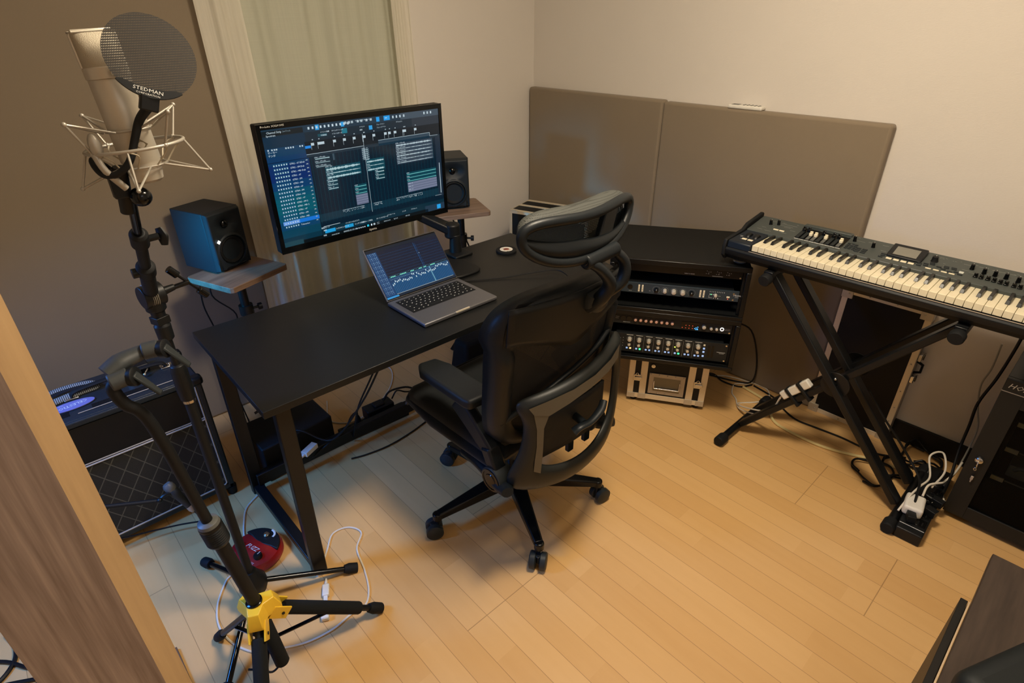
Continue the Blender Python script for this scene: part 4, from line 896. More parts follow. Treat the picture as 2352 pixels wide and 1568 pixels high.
# lumbar yoke
def ly(x, z): return .845+1.35*(x-1.07)**2+.10*max(0, .42-z)
outer = [(.852, .690), (.93, .703), (1.05, .723), (1.18, .745), (1.262, .765), (1.296, .735), (1.288, .665), (1.302, .60), (1.302, .50), (1.275, .405), (1.20, .350), (1.03, .340), (.90, .355), (.838, .375), (.830, .43), (.868, .50), (.884, .612), (.862, .650)]
inner = [(.925, .622), (.955, .648), (1.04, .672), (1.12, .682), (1.18, .69), (1.222, .688), (1.245, .66), (1.252, .60), (1.250, .52), (1.21, .45), (1.12, .425), (1.03, .420), (.955, .435), (.915, .455), (.910, .49), (.912, .53), (.914, .565), (.916, .60)]
def resample(P, n):
    Q = catmull([(x, 0, z) for x, z in P]+[(P[0][0], 0, P[0][1])], 6); L = [0]
    for i in range(1, len(Q)): L.append(L[-1]+(Q[i]-Q[i-1]).length)
    out = []; j = 0
    for i in range(n):
        d = L[-1]*i/n
        while L[j+1] < d: j += 1
        t_ = (d-L[j])/(L[j+1]-L[j]+1e-9); out.append(Q[j].lerp(Q[j+1], t_))
    return out
def pair(n):
    A = []; k = len(outer)
    for i in range(k):
        for j in range(n):
            t_ = j/n; o0, o1, i0, i1 = outer[i], outer[(i+1) % k], inner[i], inner[(i+1) % k]
            A.append(((o0[0]+(o1[0]-o0[0])*t_, o0[1]+(o1[1]-o0[1])*t_), (i0[0]+(i1[0]-i0[0])*t_, i0[1]+(i1[1]-i0[1])*t_)))
    return A
pr_ = pair(1); k_ = len(pr_); b = MB(); v = []
for (ox, oz), (ix, iz) in pr_:
    for t_, dy in ((0, .022), (.12, .0), (.5, -.006), (.88, -.002), (1, .016)):
        x, z = ox+(ix-ox)*t_, oz+(iz-oz)*t_; v.append((x, ly(x, z)+dy, z))
f = []
for i in range(k_):
    j = (i+1) % k_
    for q_ in range(4): f.append((i*5+q_, i*5+q_+1, j*5+q_+1, j*5+q_))
b.add(v, f); b.build('lumbar_yoke', plain('satin_charcoal_nylon', (44, 44, 40), .42, bump=.15, ns=400), CH, world=True, solid=.010, subsurf=2, smooth=80)
# taupe inlay on the yoke's left pillar and top band
b = MB(); v = []
inl = [((.872, .676), (.885, .652)), ((.93, .692), (.925, .640)), ((1.00, .704), (.985, .662)), ((1.08, .718), (1.06, .682)), ((1.16, .731), (1.15, .695)), ((1.23, .744), (1.22, .704))]
for (ox, oz), (ix, iz) in inl: v += [(ox, ly(ox, oz)-.0105, oz), (ix, ly(ix, iz)-.0115, iz)]
b.add(v, [(2*i, 2*i+1, 2*i+3, 2*i+2) for i in range(len(inl)-1)])
v = []; pil = [((.885, .652), (.925, .640)), ((.893, .60), (.912, .60)), ((.893, .54), (.911, .54)), ((.888, .49), (.909, .49)), ((.886, .452), (.905, .440))]
for (ox, oz), (ix, iz) in pil: v += [(ox, ly(ox, oz)-.0105, oz), (ix, ly(ix, iz)-.0105, iz)]
b.add(v, [(2*i, 2*i+1, 2*i+3, 2*i+2) for i in range(len(pil)-1)])
b.build('yoke_inlay', TAUPE, CH, world=True, smooth=80)
# lumbar pad and its paddle
b = MB(); b.grid(lambda u, v: (.93+.28*u, .905-.02*sin(pi*u), .46+.15*v+.01*sin(pi*u)), 14, 8); b.build('lumbar_pad', NETB, CH, world=True, solid=.008, smooth=80)
for x in (1.06, 1.135): MB().beam((x, .900, .42), (x, .900, .68), .024, .016, (0, 1, 0)).build('lumbar_rail', CHP, CH, world=True, bevel=.003)
b = MB(); b.tube([(1.012, .845, .548), (1.03, .838, .560), (1.07, .832, .562), (1.12, .838, .575), (1.148, .850, .588)], [.016, .014, .012, .014, .012], 12, 5, flat=.6); b.cyl((1.05, .84, .562), (1.06, .895, .562), .012); b.build('lumbar_paddle', CHP, CH, world=True)
# mechanism arms from the seat to the yoke, pivots and armrests
for sx in (-1, 1):
    px_ = BCX-.03+sx*.222
    b = MB(); b.tube([(px_-.03*sx, BCY-.02, .372), (px_-.02*sx, BCY-.12, .385), (px_+.0*sx, .955, .385), (px_+.02*sx, .91, .40)], [.022, .026, .028, .018], 14, 5, flat=.8); b.build('side_arm', CHP, CH, world=True)
    b = MB(); pc = Vector((px_-.010*sx, .985, .397)); b.cyl(pc-Vector((.030, 0, 0)), pc+Vector((.030, 0, 0)), .042, n=32); b.build('pivot_drum', DKG, CH, world=True, bevel=.003)
    e_ = pc+Vector((.0305*sx, 0, 0)); b = MB(); b.lathe([(.037, 0), (.037, .002), (.032, .002), (.031, .0), (.022, .0), (.020, .002), (.0, .002)], e_, (sx, 0, 0), 30, cap=False); b.build('drum_cap', BLKG, CH, world=True)
    top = Vector((.836 if sx < 0 else 1.268, 1.15, .615))
    b = MB(); b.beam(pc+Vector((0, .0, .02)), pc+Vector((-.004, .03, .10)), .046, .042, (0, 1, 0)); b.beam(pc+Vector((-.002, .02, .08)), top+Vector((0, 0, -.02)), .038, .050, (0, 1, 0), w1=.036, h1=.075); b.build('arm_post', CHP, CH, world=True, bevel=.008, seg=3)
    b = MB(); b.prism([(top.x+x*1.0, top.y+y) for x, y in ((-.042, -.105), (.042, -.112), (.050, -.09), (.050, .10), (.034, .160), (-.026, .170), (-.048, .13), (-.048, -.08))], .034, z0=.622); b.build('arm_pad', plain('soft_black_arm_pad', (34, 36, 37), .5, bump=.25, ns=500), CH, world=True, bevel=.011, seg=4, ang=50)
# headrest: a rolled net over a rim that opens towards the rear
HX, HY, HW = 1.022, .838, .192
def rim(X, s_):
    wv = max(0.0, 1-abs(X)**3.2)**.5
    return Vector((HX+HW*X, HY+.034*X*X, 1.137+.050*s_*wv+.030*X*X))
def roll(u, v):
    X = u*2-1; a = rim(X, 1); c = rim(X, -1); wv = max(0.02, 1-abs(X)**3.2)**.5
    P_ = [a, a+Vector((0, .030, .020))*wv, a+Vector((0, .066, .006))*wv, (a+c)/2+Vector((0, .074, .006))*wv, c+Vector((0, .058, -.004))*wv, c+Vector((0, .028, -.014))*wv, c]
    t_ = v*6; i = min(5, int(t_)); f_ = t_-i
    q0, q1, q2, q3 = P_[max(0, i-1)], P_[i], P_[i+1], P_[min(6, i+2)]
    return 0.5*((2*q1)+(q2-q0)*f_+(2*q0-5*q1+4*q2-q3)*f_*f_+(3*q1-q0-3*q2+q3)*f_**3)
b = MB(); b.grid(lambda u, v: roll(.01+.98*u, v*.70), 40, 20); b.build('headrest_net', NETH, CH, world=True, smooth=180)
b = MB(); b.grid(lambda u, v: roll(.004+.992*u, .66+.34*v), 40, 12); b.build('headrest_shell', CHP, CH, world=True, solid=.005, smooth=80)
b = MB(); b.grid(lambda u, v: rim(-.985+1.80*u, -1).lerp(rim(-.985+1.80*u, 1), .46*v*min(1, .35+1.2*(1-u)))+Vector((0, .004-.010*sin(pi*v), 0)), 36, 8); b.build('headrest_rear_band', CHP, CH, world=True, solid=.004, smooth=80)
N = 64; pts = []
for i in range(N):
    a = 2*pi*i/N; X = math.copysign(abs(cos(a))**.75, cos(a)); pts.append(rim(X, 1 if sin(a) >= 0 else -1)+Vector((0, 0, -.006 if sin(a) < 0 else 0)))
b = MB(); b.tube(pts, .0125, 12, 1, closed=True); b.build('headrest_rim', CHP, CH, world=True, smooth=70)
b = MB(); b.beam(Vector((1.060, .842, 1.062)), Vector((1.135, .868, 1.185)), .050, .018, (0, 1, 0)); b.cyl((1.005, .835, 1.072), (1.125, .835, 1.080), .019, n=20); b.build('headrest_bracket', CHP, CH, world=True, bevel=.005)
for pth in ([(1.012, .840, 1.075), (1.050, .822, 1.048), (1.085, .815, 1.000), (1.080, .838, .952), (1.076, .875, .915)], [(1.112, .842, 1.082), (1.150, .825, 1.040), (1.150, .825, .990), (1.120, .850, .955), (1.098, .880, .925)]):
    b = MB(); b.tube(pth, [.016, .018, .020, .021, .018], 16, 6, flat=.8); b.build('headrest_arm', CHP, CH, world=True)
b = MB(); b.lathe([(.0, -.03), (.034, -.03), (.040, -.01), (.036, .016), (0, .018)], Vector((1.095, .868, .945)), (0, -.35, 1), 26, cap=False); b.build('headrest_socket', DKG, CH, world=True)

# ================================================================ below the desk
PS = thing('power_strip', 'black power strip with bulky adapters on the floor under the desk', 'power strip', (.93, 1.93, 0), rad(-3))
MB().box(-.16, .16, -.03, .03, .0, .045).build('case', BLK, PS, bevel=.004)
for k in range(5):
    b = MB().box(-.145+.06*k, -.105+.06*k, -.018, .018, .0452, .047); b.build('socket', BLKG, PS)
AD = thing('power_adapter', 'large black power adapter plugged into the strip under the desk', 'power adapter', (.965, 1.93, .048), rad(-3))
MB().box(-.07, .06, -.028, .034, 0, .055).box(-.03, .02, -.02, .02, .055, .066).build('case', BLK, AD, bevel=.007, seg=3)
AD = thing('power_plug', 'upright black plug at the left end of the strip under the desk', 'plug', (.855, 1.93, .048))
MB().tube([(0, 0, 0), (0, 0, .03), (.0, -.004, .05)], [.014, .013, .006], 12, 1).build('body', BLK, AD)
cable('cable', [(.855, 1.926, .098), (.845, 1.91, .13), (.81, 1.89, .135), (.76, 1.86, .11), (.68, 1.84, .10), (.60, 1.85, .06)], .004, BLKC, 'black cable arching from the upright plug under the desk')
cable('cable', [(.99, 1.93, .112), (1.02, 1.92, .15), (1.09, 1.90, .15), (1.15, 1.88, .12), (1.25, 1.90, .10), (1.38, 1.95, .08)], .0045, BLKC, 'thick black cable looping right from the big adapter under the desk')
cable('cable', [(1.03, 1.93, .10), (1.06, 1.93, .13), (1.10, 1.92, .11), (1.16, 1.93, .09), (1.30, 2.0, .05)], .0035, BLKC, 'thinner black cable looping right of the adapter under the desk')
cable('cable', [(.96, 1.60, .665), (.86, 1.64, .50), (.78, 1.70, .32), (.68, 1.80, .14), (.60, 1.90, .17), (.55, 1.96, .165)], .004, BLKC, 'black cable hanging diagonally from the desk underside to the floor')
cable('cable', [(.93, 1.62, .665), (.84, 1.70, .42), (.80, 1.78, .25), (.785, 1.83, .10), (.80, 1.90, .01)], .0035, BLKC, 'second black cable dropping steeply beside the hanging diagonal one')
cable('cable', zs([(.74, 1.80), (.80, 1.78), (.90, 1.765), (1.02, 1.775), (1.14, 1.80), (1.25, 1.82)], .005), .0035, BLKC, 'black cable lying on the floor along the front of the desk rail')
cable('cable', [(.60, 2.05, .35), (.68, 2.03, .30), (.80, 2.02, .27), (.92, 2.04, .28), (1.05, 2.06, .33), (1.3, 2.08, .36)], .005, BLKC, 'black cable slung along the back of the desk frame')
cable('cable', [(.60, 2.06, .33), (.70, 2.04, .26), (.84, 2.03, .24), (1.0, 2.05, .28), (1.3, 2.09, .30)], .0045, BLKC, 'lower black cable slung behind the desk frame')
cable('cable', zs([(.86, 2.25), (.80, 2.10), (.88, 2.02), (1.02, 2.06), (1.16, 2.16), (1.24, 2.30), (1.18, 2.40)], .004), .003, WHTC, 'white cable curving across the floor behind the desk rail')
BX = MB(); BX.prism([(.44, 1.90), (.74, 1.92), (.74, 2.12), (.44, 2.12)], .16, z0=0.0); tag(BX.build('storage_box', BLKM, bevel=.006), 'low black box on the floor under the left half of the desk', 'box')
BX = MB(); BX.add([(1.48, 1.96, 0), (1.78, 1.94, 0), (1.78, 2.10, 0), (1.48, 2.10, 0), (1.50, 1.98, .17), (1.76, 1.97, .17), (1.76, 2.08, .17), (1.50, 2.08, .17)], [(3, 2, 1, 0), (4, 5, 6, 7), (0, 1, 5, 4), (1, 2, 6, 5), (2, 3, 7, 6), (3, 0, 4, 7)])
tag(BX.build('equipment_bag', RUB, bevel=.02, seg=3), 'soft black bag on the floor behind the right part of the desk', 'bag')
WP = thing('power_plug', 'white plug lying on the black box edge under the desk', 'plug', (.60, 1.845, .055), rad(25))
MB().box(-.035, .03, -.014, .014, .045, .065).tube([(-.035, 0, .055), (-.065, 0, .05)], [.007, .003], 8, 1).build('body', WHT, WP, bevel=.004)

# ================================================================ rack cases, right of the desk
RO, RZ = Vector((1.789, 1.314, 0)), rad(-57.3)
def rk(x, y, z=0): return RO + Matrix.Rotation(RZ, 3, 'Z') @ Vector((x, y, z))
def rack_case(z0, z1, label, g):
    o = thing('rack_case', label, 'rack case', tuple(rk(.2413, 0, z0)), RZ, g)
    a, c, h = -.266, .266, z1-z0
    b = MB(); b.box(a, c, -.012, .41, h-.012, h).box(a, c, -.012, .41, 0, .012).box(a, a+.010, -.012, .41, .012, h-.012).box(c-.010, c, -.012, .41, .012, h-.012).box(a, c, .40, .41, .012, h-.012)
    b.build('shell', plain('black_textured_rack_case', (20, 21, 20), .6, bump=.5, ns=160), o, bevel=.004)
    b = MB()
    for (x0, x1, q0, q1) in ((a-.003, c+.003, h-.020, h+.002), (a-.003, c+.003, -.002, .016), (a-.003, a+.016, .016, h-.02), (c-.016, c+.003, .016, h-.02)): b.box(x0, x1, -.030, -.012, q0, q1)
    b.build('front_frame', BLKF, o, bevel=.003)
    for sx in (-1, 1):
        MB().box(sx*.2505-.007, sx*.2505+.007, -.003, .012, .016, h-.02).build('rack_rail', STEEL, o)
        lt = MB(); lt.box(c*sx-.002*sx, c*sx+.012*sx, .05, .09, h*.30, h*.62); lt.build('latch', BLKG, o, bevel=.003)
        MB().tube([(c*sx+.012*sx, .055, h*.5), (c*sx+.018*sx, .07, h*.46), (c*sx+.012*sx, .085, h*.42)], .003, 8, 4).build('latch_ring', CHROME, o)
        for q in (h*.22, h*.80): MB().ball((c*sx+.002*sx, -.020, q), .004).build('rivet', CHROME, o)
    return o
G = 'two stacked rack cases'
rack_case(.526, .751, 'upper black rack case, stacked beside the keyboard', G)
rack_case(.290, .523, 'lower black rack case, resting on the small flight case', G)
NAVY = plain('navy_front_panel', (38, 52, 62), .4); CHAR = plain('charcoal_front_panel', (36, 38, 38), .45); KNB = plain('spun_grey_knob', (206, 200, 186), .36, .35); PINK = plain('pink_gold_knob', (222, 176, 158), .36, .3); PANB = plain('cream_bar_label', (226, 216, 188), .5)
def unit(name, label, z0, z1, mat, depth=.25):
    o = thing(name, label, 'rack unit', tuple(rk(0, -.003, z0)), RZ)
    h = z1-z0; MB().box(.02, .463, .004, depth, .002, h-.002).build('chassis', BLKM, o)
    MB().box(0, .4826, -.004, .004, 0, h).build('front_panel', mat, o, bevel=.0008)
    return o, h
def scr(o, xs, zs_): 
    for x in xs:
        for z in zs_: MB().cyl((x, -.004, z), (x, -.0065, z), .0036, n=10).build('rack_screw', CHROME, o)
def knob(o, x, z, r, mat, L=.014, mark=True, name='knob'):
    b = MB(); b.lathe([(r*1.05, 0), (r, .003), (r*.92, L), (r*.75, L+.001), (0, L+.001)], (x, -.004, z), (0, -1, 0), 22, cap=False)
    if mark: b.box(x-.0006, x+.0006, -.0055-L, -.004-L, z+r*.15, z+r*.85, 1)
    return b.build(name, [mat, LINE], o)
def tick(b, x, z, r, n=11, s=.0006, a0=225, a1=-45):
    for i in range(n):
        a = rad(a0+(a1-a0)*i/(n-1)); b.box(x+r*cos(a)-s, x+r*cos(a)+s, -.0046, -.0042, z+r*sin(a)-s, z+r*sin(a)+s)
def txt(b, s, sz, x, z, al='CENTER', sx=1.0): b.text(s, sz, (x, -.0046, z), (1, 0, 0), (0, 0, 1), 0, al, sx=sx)
o, h = unit('power_conditioner', 'black power conditioner at the top of the upper rack case', .6935, .738, plain('black_front_panel', (14, 14, 16), .3))
b = MB(); txt(b, 'FURMAN', .006, .05, .034, 'LEFT', 1.3); txt(b, 'POWER CONDITIONER', .0038, .085, .034, 'LEFT', 1.3); txt(b, 'POWER', .004, .04, .016, 'LEFT'); txt(b, 'MERIT X SERIES', .0042, .285, .006, 'CENTER', 1.4); b.box(.345, .44, -.0046, -.0042, .036, .0385)
for x in (.352, .390, .428):
    for q in ((-.004, .024), (.003, .020), (.010, .021), (-.006, .013), (.001, .013), (.004, .013)): b.box(x+q[0], x+q[0]+.002, -.0046, -.0042, q[1], q[1]+.0016)
b.box(.37, .41, -.0046, -.0042, .005, .0058); b.build('print', LINE, o); scr(o, (.474,), (.006, .036))
o, h = unit('microphone_preamp', 'dark blue preamp with five round knobs, inside the upper rack case', .598, .6425, NAVY)
b = MB(); txt(b, 'Neve', .012, .4755, .024, 'CENTER', 1.1); txt(b, 'DESIGNS', .0035, .4755, .018)
for i, x in enumerate((.165, .199, .234, .269, .303)): tick(b, x, .021, .0145 if i in (0, 4) else .0135, 13, .0005)
for i in range(9): b.box(.372+.0068*i, .3735+.0068*i, -.0046, -.0042, .033, .0365)
for i in range(3): b.box(.388+.008*i, .391+.008*i, -.0046, -.0042, .006, .009); b.box(.372+.006*i, .375+.006*i, -.0046, -.0042, .022, .025)
b.box(.371, .3716, -.0046, -.0042, .008, .020).box(.371, .383, -.0046, -.0042, .008, .0086).box(.405, .415, -.0046, -.0042, .018, .0186); txt(b, 'LINE IN', .0035, .062, .006); txt(b, 'MIC', .0035, .14, .012)
b.build('print', LINE, o); scr(o, (.462,), (.008, .034))
knob(o, .165, .021, .0085, BLKG); knob(o, .303, .021, .0085, BLKG)
for x in (.199, .234, .269): knob(o, x, .021, .0095 if x != .199 else .008, KNB, .016)
knob(o, .395, .021, .0068, KNB, .010)
MB().cyl((.060, -.004, .024), (.060, -.0055, .024), .0105, n=26).build('input_socket', BLKG, o)
for x in (.096, .110, .337, .350):
    b = MB().box(x-.0032, x+.0032, -.0058, -.004, .007, .037); b.box(x-.0006, x+.0006, -.0062, -.0058, .014, .018, 1).box(x-.0006, x+.0006, -.0062, -.0058, .026, .029, 1); b.build('button_strip', [PANB, BLK], o)
MB().ball((.378, -.005, .023), .0016).build('indicator', LEDG, o); MB().box(.437, .449, -.007, -.004, .014, .021).build('power_button', PANB, o, bevel=.001); MB().ball((.443, -.005, .009), .0016).build('indicator', LEDR, o)
o, h = unit('audio_interface', 'slim audio interface with a row of eight pinkish knobs, top of the lower rack case', .451, .4955, CHAR)
scr(o, (.474,), (.006,))
for i in range(8): knob(o, .096+.0215*i, .025, .0066, PINK, .010)
for x in (.045, .070): MB().cyl((x, -.004, .024), (x, -.0055, .024), .0115, n=26).build('input_socket', BLKG, o)
MB().box(.283, .354, -.0055, -.004, .005, .038).build('display_window', BLKG, o)
for i in range(4):
    MB().cyl((.288+.0135*i, -.0055, .010), (.288+.0135*i, -.006, .010), .0012, n=8).build('indicator', LEDR, o)
    if i: MB().cyl((.288+.0135*i, -.0055, .022), (.288+.0135*i, -.006, .022), .0012, n=8).build('indicator', LEDR, o)
b = MB()
for q in ((.336, .010), (.341, .014), (.341, .006), (.346, .010), (.347, .018), (.347, .006)): b.box(q[0], q[0]+.004, -.0062, -.0056, q[1], q[1]+.0022)
b.build('blue_indicators', LEDB, o)
knob(o, .373, .024, .0082, KNB, .012); knob(o, .402, .020, .0062, KNB, .010); knob(o, .423, .020, .0062, KNB, .010)
MB().lathe([(.0055, 0), (.0055, .002), (.0078, .002), (.0078, 0)], (.444, -.004, .020), (0, -1, 0), 24, cap=False).build('power_ring', LEDW, o); MB().cyl((.444, -.004, .020), (.444, -.0065, .020), .0045, n=18).build('power_button', GREYP, o)
b = MB(); txt(b, 'STUDIO', .0045, .012, .028, 'LEFT'); txt(b, 'AUDIO', .0045, .012, .021, 'LEFT'); b.box(.456, .476, -.0046, -.0042, .022, .0225).box(.456, .476, -.0046, -.0042, .017, .0176); b.box(.045, .075, -.0046, -.0042, .0075, .0082); b.build('print', LINE, o)
o, h = unit('eight_channel_preamp', 'eight channel preamp with rows of knobs and lit buttons, bottom of the lower rack case', .3165, .4045, CHAR)
b = MB()
for i in range(8):
    x = .080+.0405*i; tick(b, x, .064, .0125, 11, .0005); b.box(x-.014, x+.014, -.0046, -.0042, .0815, .0832)
    if i: b.box(x-.0205, x-.0202, -.0046, -.0042, .006, .08)
    b.box(x-.010, x-.004, -.0046, -.0042, .040, .0405)
for i in range(3): b.box(.012, .024, -.0046, -.0042, .058+.004*i, .060+.004*i)
for i in range(4): b.box(.040, .042, -.0046, -.0042, .020+.014*i, .022+.014*i); b.box(.052, .0535, -.0046, -.0042, .026+.013*i, .028+.013*i)
b.box(.440, .474, -.0046, -.0042, .0450, .0462).box(.450, .470, -.0046, -.0042, .040, .0408); b.build('print', LINE, o)
lit = {(0, 1): LEDA, (1, 1): LEDG, (5, 1): LEDG}
for i in range(8):
    x = .080+.0405*i; knob(o, x, .064, .0088, KNB, .016); knob(o, x, .038, .0068, KNB, .011, name='small_knob')
    for j in (0, 1): MB().box(x-.0125+.0145*j, x-.0045+.0145*j, -.0065, -.004, .0145, .0215).build('button', lit.get((i, j), LEDP), o, bevel=.0008)
MB().box(.268, .274, -.0055, -.004, .046, .049).build('indicator', emis('yellow_led', (225, 255, 90), 2.2), o)
for i, z in enumerate((.072, .056, .040, .020)): MB().box(.384, .392, -.0065, -.004, z-.004, z+.004).build('button', LEDP if i else PANB, o, bevel=.0008)
for x in (.404, .418): MB().box(x, x+.010, -.0048, -.004, .016, .072).build('level_meter', BLKG, o)
scr(o, (.474,), (.008, .080))
dsc = thing('desk_puck', 'clear round disc lying on the front right corner of the upper rack case', 'disc', tuple(rk(.468, .035, .753)))
MB().lathe([(0, 0), (.026, 0), (.027, .002), (.025, .005), (.021, .004), (0, .004)], n=36, cap=False).build('disc', plain('clear_grey_plastic', (120, 122, 118), .15, .3), dsc)

# ---------------------------------------------------------------- flight cases
def flight_face(o, W_, H_, y, ed, strips=(), z0=0.0):
    """aluminium edging laid on a front face in the local xz plane"""
    b = MB()
    for (x0, x1, q0, q1) in ((0, W_, z0+H_-ed, z0+H_), (0, W_, z0, z0+ed), (0, ed, z0+ed, z0+H_-ed), (W_-ed, W_, z0+ed, z0+H_-ed)): b.box(x0, x1, y-.002, y+.001, q0, q1)
    for (x0, x1) in strips: b.box(x0, x1, y-.002, y+.001, z0+ed, z0+H_-ed)
    b.build('edging', ALU, o, bevel=.001)
FC = thing('flight_case', 'small aluminium edged flight case under the stacked rack cases', 'flight case', (1.907, 1.281, 0), rad(-58.0), 'aluminium edged flight cases')
MB().box(.002, .343, .002, .30, .024, .266).build('body', BLKM, FC, bevel=.002)
flight_face(FC, .345, .244, .001, .026, ((.052, .082), (.262, .292)), .023)
b = MB()
for (y0, y1) in ((-.001, .026), (.275, .302)): b.box(0, .345, y0, y1, .2655, .2675)
for (x0, x1) in ((-.001, .026), (.319, .346)): b.box(x0, x1, .026, .275, .2655, .2675)
for x in (-.001, .3435): b.box(x, x+.0025, 0, .026, .024, .266).box(x, x+.0025, .026, .30, .24, .266).box(x, x+.0025, .026, .30, .024, .05)
b.build('side_edging', ALU, FC)
for x in (.017, .067, .277, .328):
    for z in (.036, .254): MB().box(x-.018, x+.018, -.0035, -.0008, z-.014, z+.014).cyl((x, -.0035, z), (x, -.005, z), .003, n=10).build('corner_plate', NICKEL, FC, bevel=.0012)
b = MB(); b.box(.092, .252, -.003, .0, .058, .168); b.build('handle_plate', ALUD, FC, bevel=.0025)
for i in range(5):
    for q in (.064, .162): MB().ball((.100+.036*i, -.003, q), .003, 10).build('rivet', CHROME, FC)
MB().box(.113, .232, -.0036, -.0028, .076, .148).build('handle_recess', plain('grey_pressed_steel', (120, 116, 104), .45, .6), FC)
b = MB().cyl((.118, -.010, .092), (.228, -.010, .092), .0035, n=12).tube([(.118, -.010, .092), (.116, -.008, .11), (.116, -.004, .13)], .003, 8, 1).tube([(.228, -.010, .092), (.230, -.008, .11), (.230, -.004, .13)], .003, 8, 1); b.build('handle', CHROME, FC)
for x in (.038, .306):
    b = MB().box(x-.016, x+.016, -.006, -.001, .118, .152).box(x-.011, x+.022, -.010, -.006, .128, .142); b.build('butterfly_latch', CHROME, FC, bevel=.002)
    MB().tube([(x, -.008, .150), (x+.006, -.012, .158), (x, -.012, .165), (x-.006, -.012, .158)], .0018, 8, 4, closed=True).build('latch_ring', CHROME, FC)
MB().cyl((.105, -.001, .205), (.105, -.004, .205), .009, n=20).cyl((.105, -.004, .205), (.105, -.006, .205), .005, n=14).build('lock', CHROME, FC)
for x in (.03, .315):
    for y in (.03, .27): MB().cyl((x, y, 0), (x, y, .025), .016, .018, 16).build('foot', RUB, FC)
F2 = thing('flight_case', 'tall flight case with silver edges in the room corner behind the headrest', 'flight case', (2.08, 2.28, 0), rad(-72), 'aluminium edged flight cases')
MB().box(.002, .46, .002, .23, 0, .668).build('body', BLKM, F2, bevel=.002)
flight_face(F2, .462, .67, .001, .016, (), 0)
b = MB()
for (y0, y1) in ((-.001, .024), (.105, .13), (.205, .231)): b.box(0, .462, y0, y1, .6675, .670)
for x in (-.001, .4595): b.box(x, x+.0025, .0, .23, .60, .67).box(x, x+.0025, .0, .02, 0, .6)
b.build('side_edging', ALU, F2)
for x in (.02, .44): MB().box(x-.022, x+.022, -.002, .024, .669, .6725).build('corner_plate', NICKEL, F2, bevel=.002)
F3 = thing('flight_case', 'black flight case with silver edges leaning on the wall behind the keyboard stand', 'flight case', (2.462, .660, 0), rad(-90), 'aluminium edged flight cases')
MB().box(.002, .320, .002, .052, .002, .610).build('body', plain('black_matt_board', (16, 16, 17), .6), F3, bevel=.002)
flight_face(F3, .322, .612, .001, .022, (), .0)
b = MB()
for x in (-.001, .320): b.box(x, x+.003, 0, .022, 0, .612).box(x, x+.003, .032, .054, 0, .612)
for z in (-.0005, .6105): b.box(0, .322, 0, .022, z, z+.002)
b.build('side_edging', ALUD, F3)
for x, z in ((.018, .018), (.304, .018), (.018, .594), (.304, .594)):
    MB().box(x-.021, x+.021, -.006, .028, z-.021, z+.021).ball((x+(.007 if x < .1 else -.007), -.006, z), .004, 10).build('corner_cap', NICKEL, F3, bevel=.008, seg=3)
for z in (.31, .41): MB().box(.322, .337, .008, .04, z-.016, z+.016).box(.337, .343, .014, .034, z-.008, z+.02).build('latch', CHROME, F3, bevel=.003)
MB().tube([(.322, .026, .335), (.345, .026, .345), (.345, .026, .378), (.322, .026, .388)], .008, 10, 1, flat=.6).build('handle', RUB, F3)
for q in (.10, .17, .25, .38, .46, .54): MB().ball((.311, -.0015, q), .003, 10).build('rivet', CHROME, F3)
for q in (.10, .20): MB().ball((q, -.0015, .601), .003, 10).ball((q+.03, -.0015, .011), .003, 10).build('rivet', CHROME, F3)

# ================================================================ keyboard
KB = thing('stage_keyboard', 'black stage keyboard with ivory keys on the folding stand', 'keyboard', (2.007, .877, .851), rad(-89.4))
KBM = plain('slate_keyboard_panel', (68, 74, 72), .45, bump=.15, ns=300); KBD = plain('dark_keyboard_case', (26, 29, 32), .42, bump=.15, ns=300)
WID = 36*.0235
def pz(y): return .012+(y-.127)*.17
def xprism(b, prof, x0, x1, mi=0):
    n_ = len(prof); v = [(x0, y, z) for y, z in prof]+[(x1, y, z) for y, z in prof]
    b.add(v, [tuple(range(n_)), tuple(range(2*n_-1, n_-1, -1))]+[(i, i+n_, (i+1) % n_+n_, (i+1) % n_) for i in range(n_)], mi)
low = [(-.010, -.024), (-.016, -.034), (-.012, -.052), (.012, -.074), (.262, -.076), (.268, -.06), (.268, -.028), (-.005, -.028)]
b = MB(); xprism(b, low, -.100, WID+.052); b.build('lower_case', KBD, KB, bevel=.002)
MB().box(-.004, WID+.004, -.0135, -.0095, -.0235, -.0215).build('front_trim', ALUD, KB)
pan = [(.127, -.028), (.127, .010), (.130, pz(.130)), (.262, pz(.262)), (.268, pz(.262)-.006), (.268, -.028)]
b = MB(); xprism(b, pan, -.088, WID+.052); b.build('control_panel', KBM, KB, bevel=.0025, seg=2)
lb = [(-.012, -.026), (-.010, -.003), (-.004, .002), (.120, .006), (.1265, .010), (.1265, -.026)]
b = MB(); xprism(b, lb, -.090, -.0015); b.build('wheel_panel', plain('blue_black_panel', (32, 40, 50), .42, bump=.15, ns=300), KB, bevel=.003)
b = MB(); xprism(b, lb, WID+.0015, WID+.052); b.build('right_block', KBD, KB, bevel=.003)
chk = [(-.018, -.058), (-.020, -.022), (-.012, .003), (.115, .013), (.145, .030), (.262, .048), (.272, .044), (.272, -.07), (0.0, -.076)]
for x0 in (-.106, WID+.052):
    b = MB(); xprism(b, chk, x0, x0+.014); b.build('end_cheek', BLKM, KB, bevel=.004, seg=3)
pat = [0, 1, 3, 4, 5]
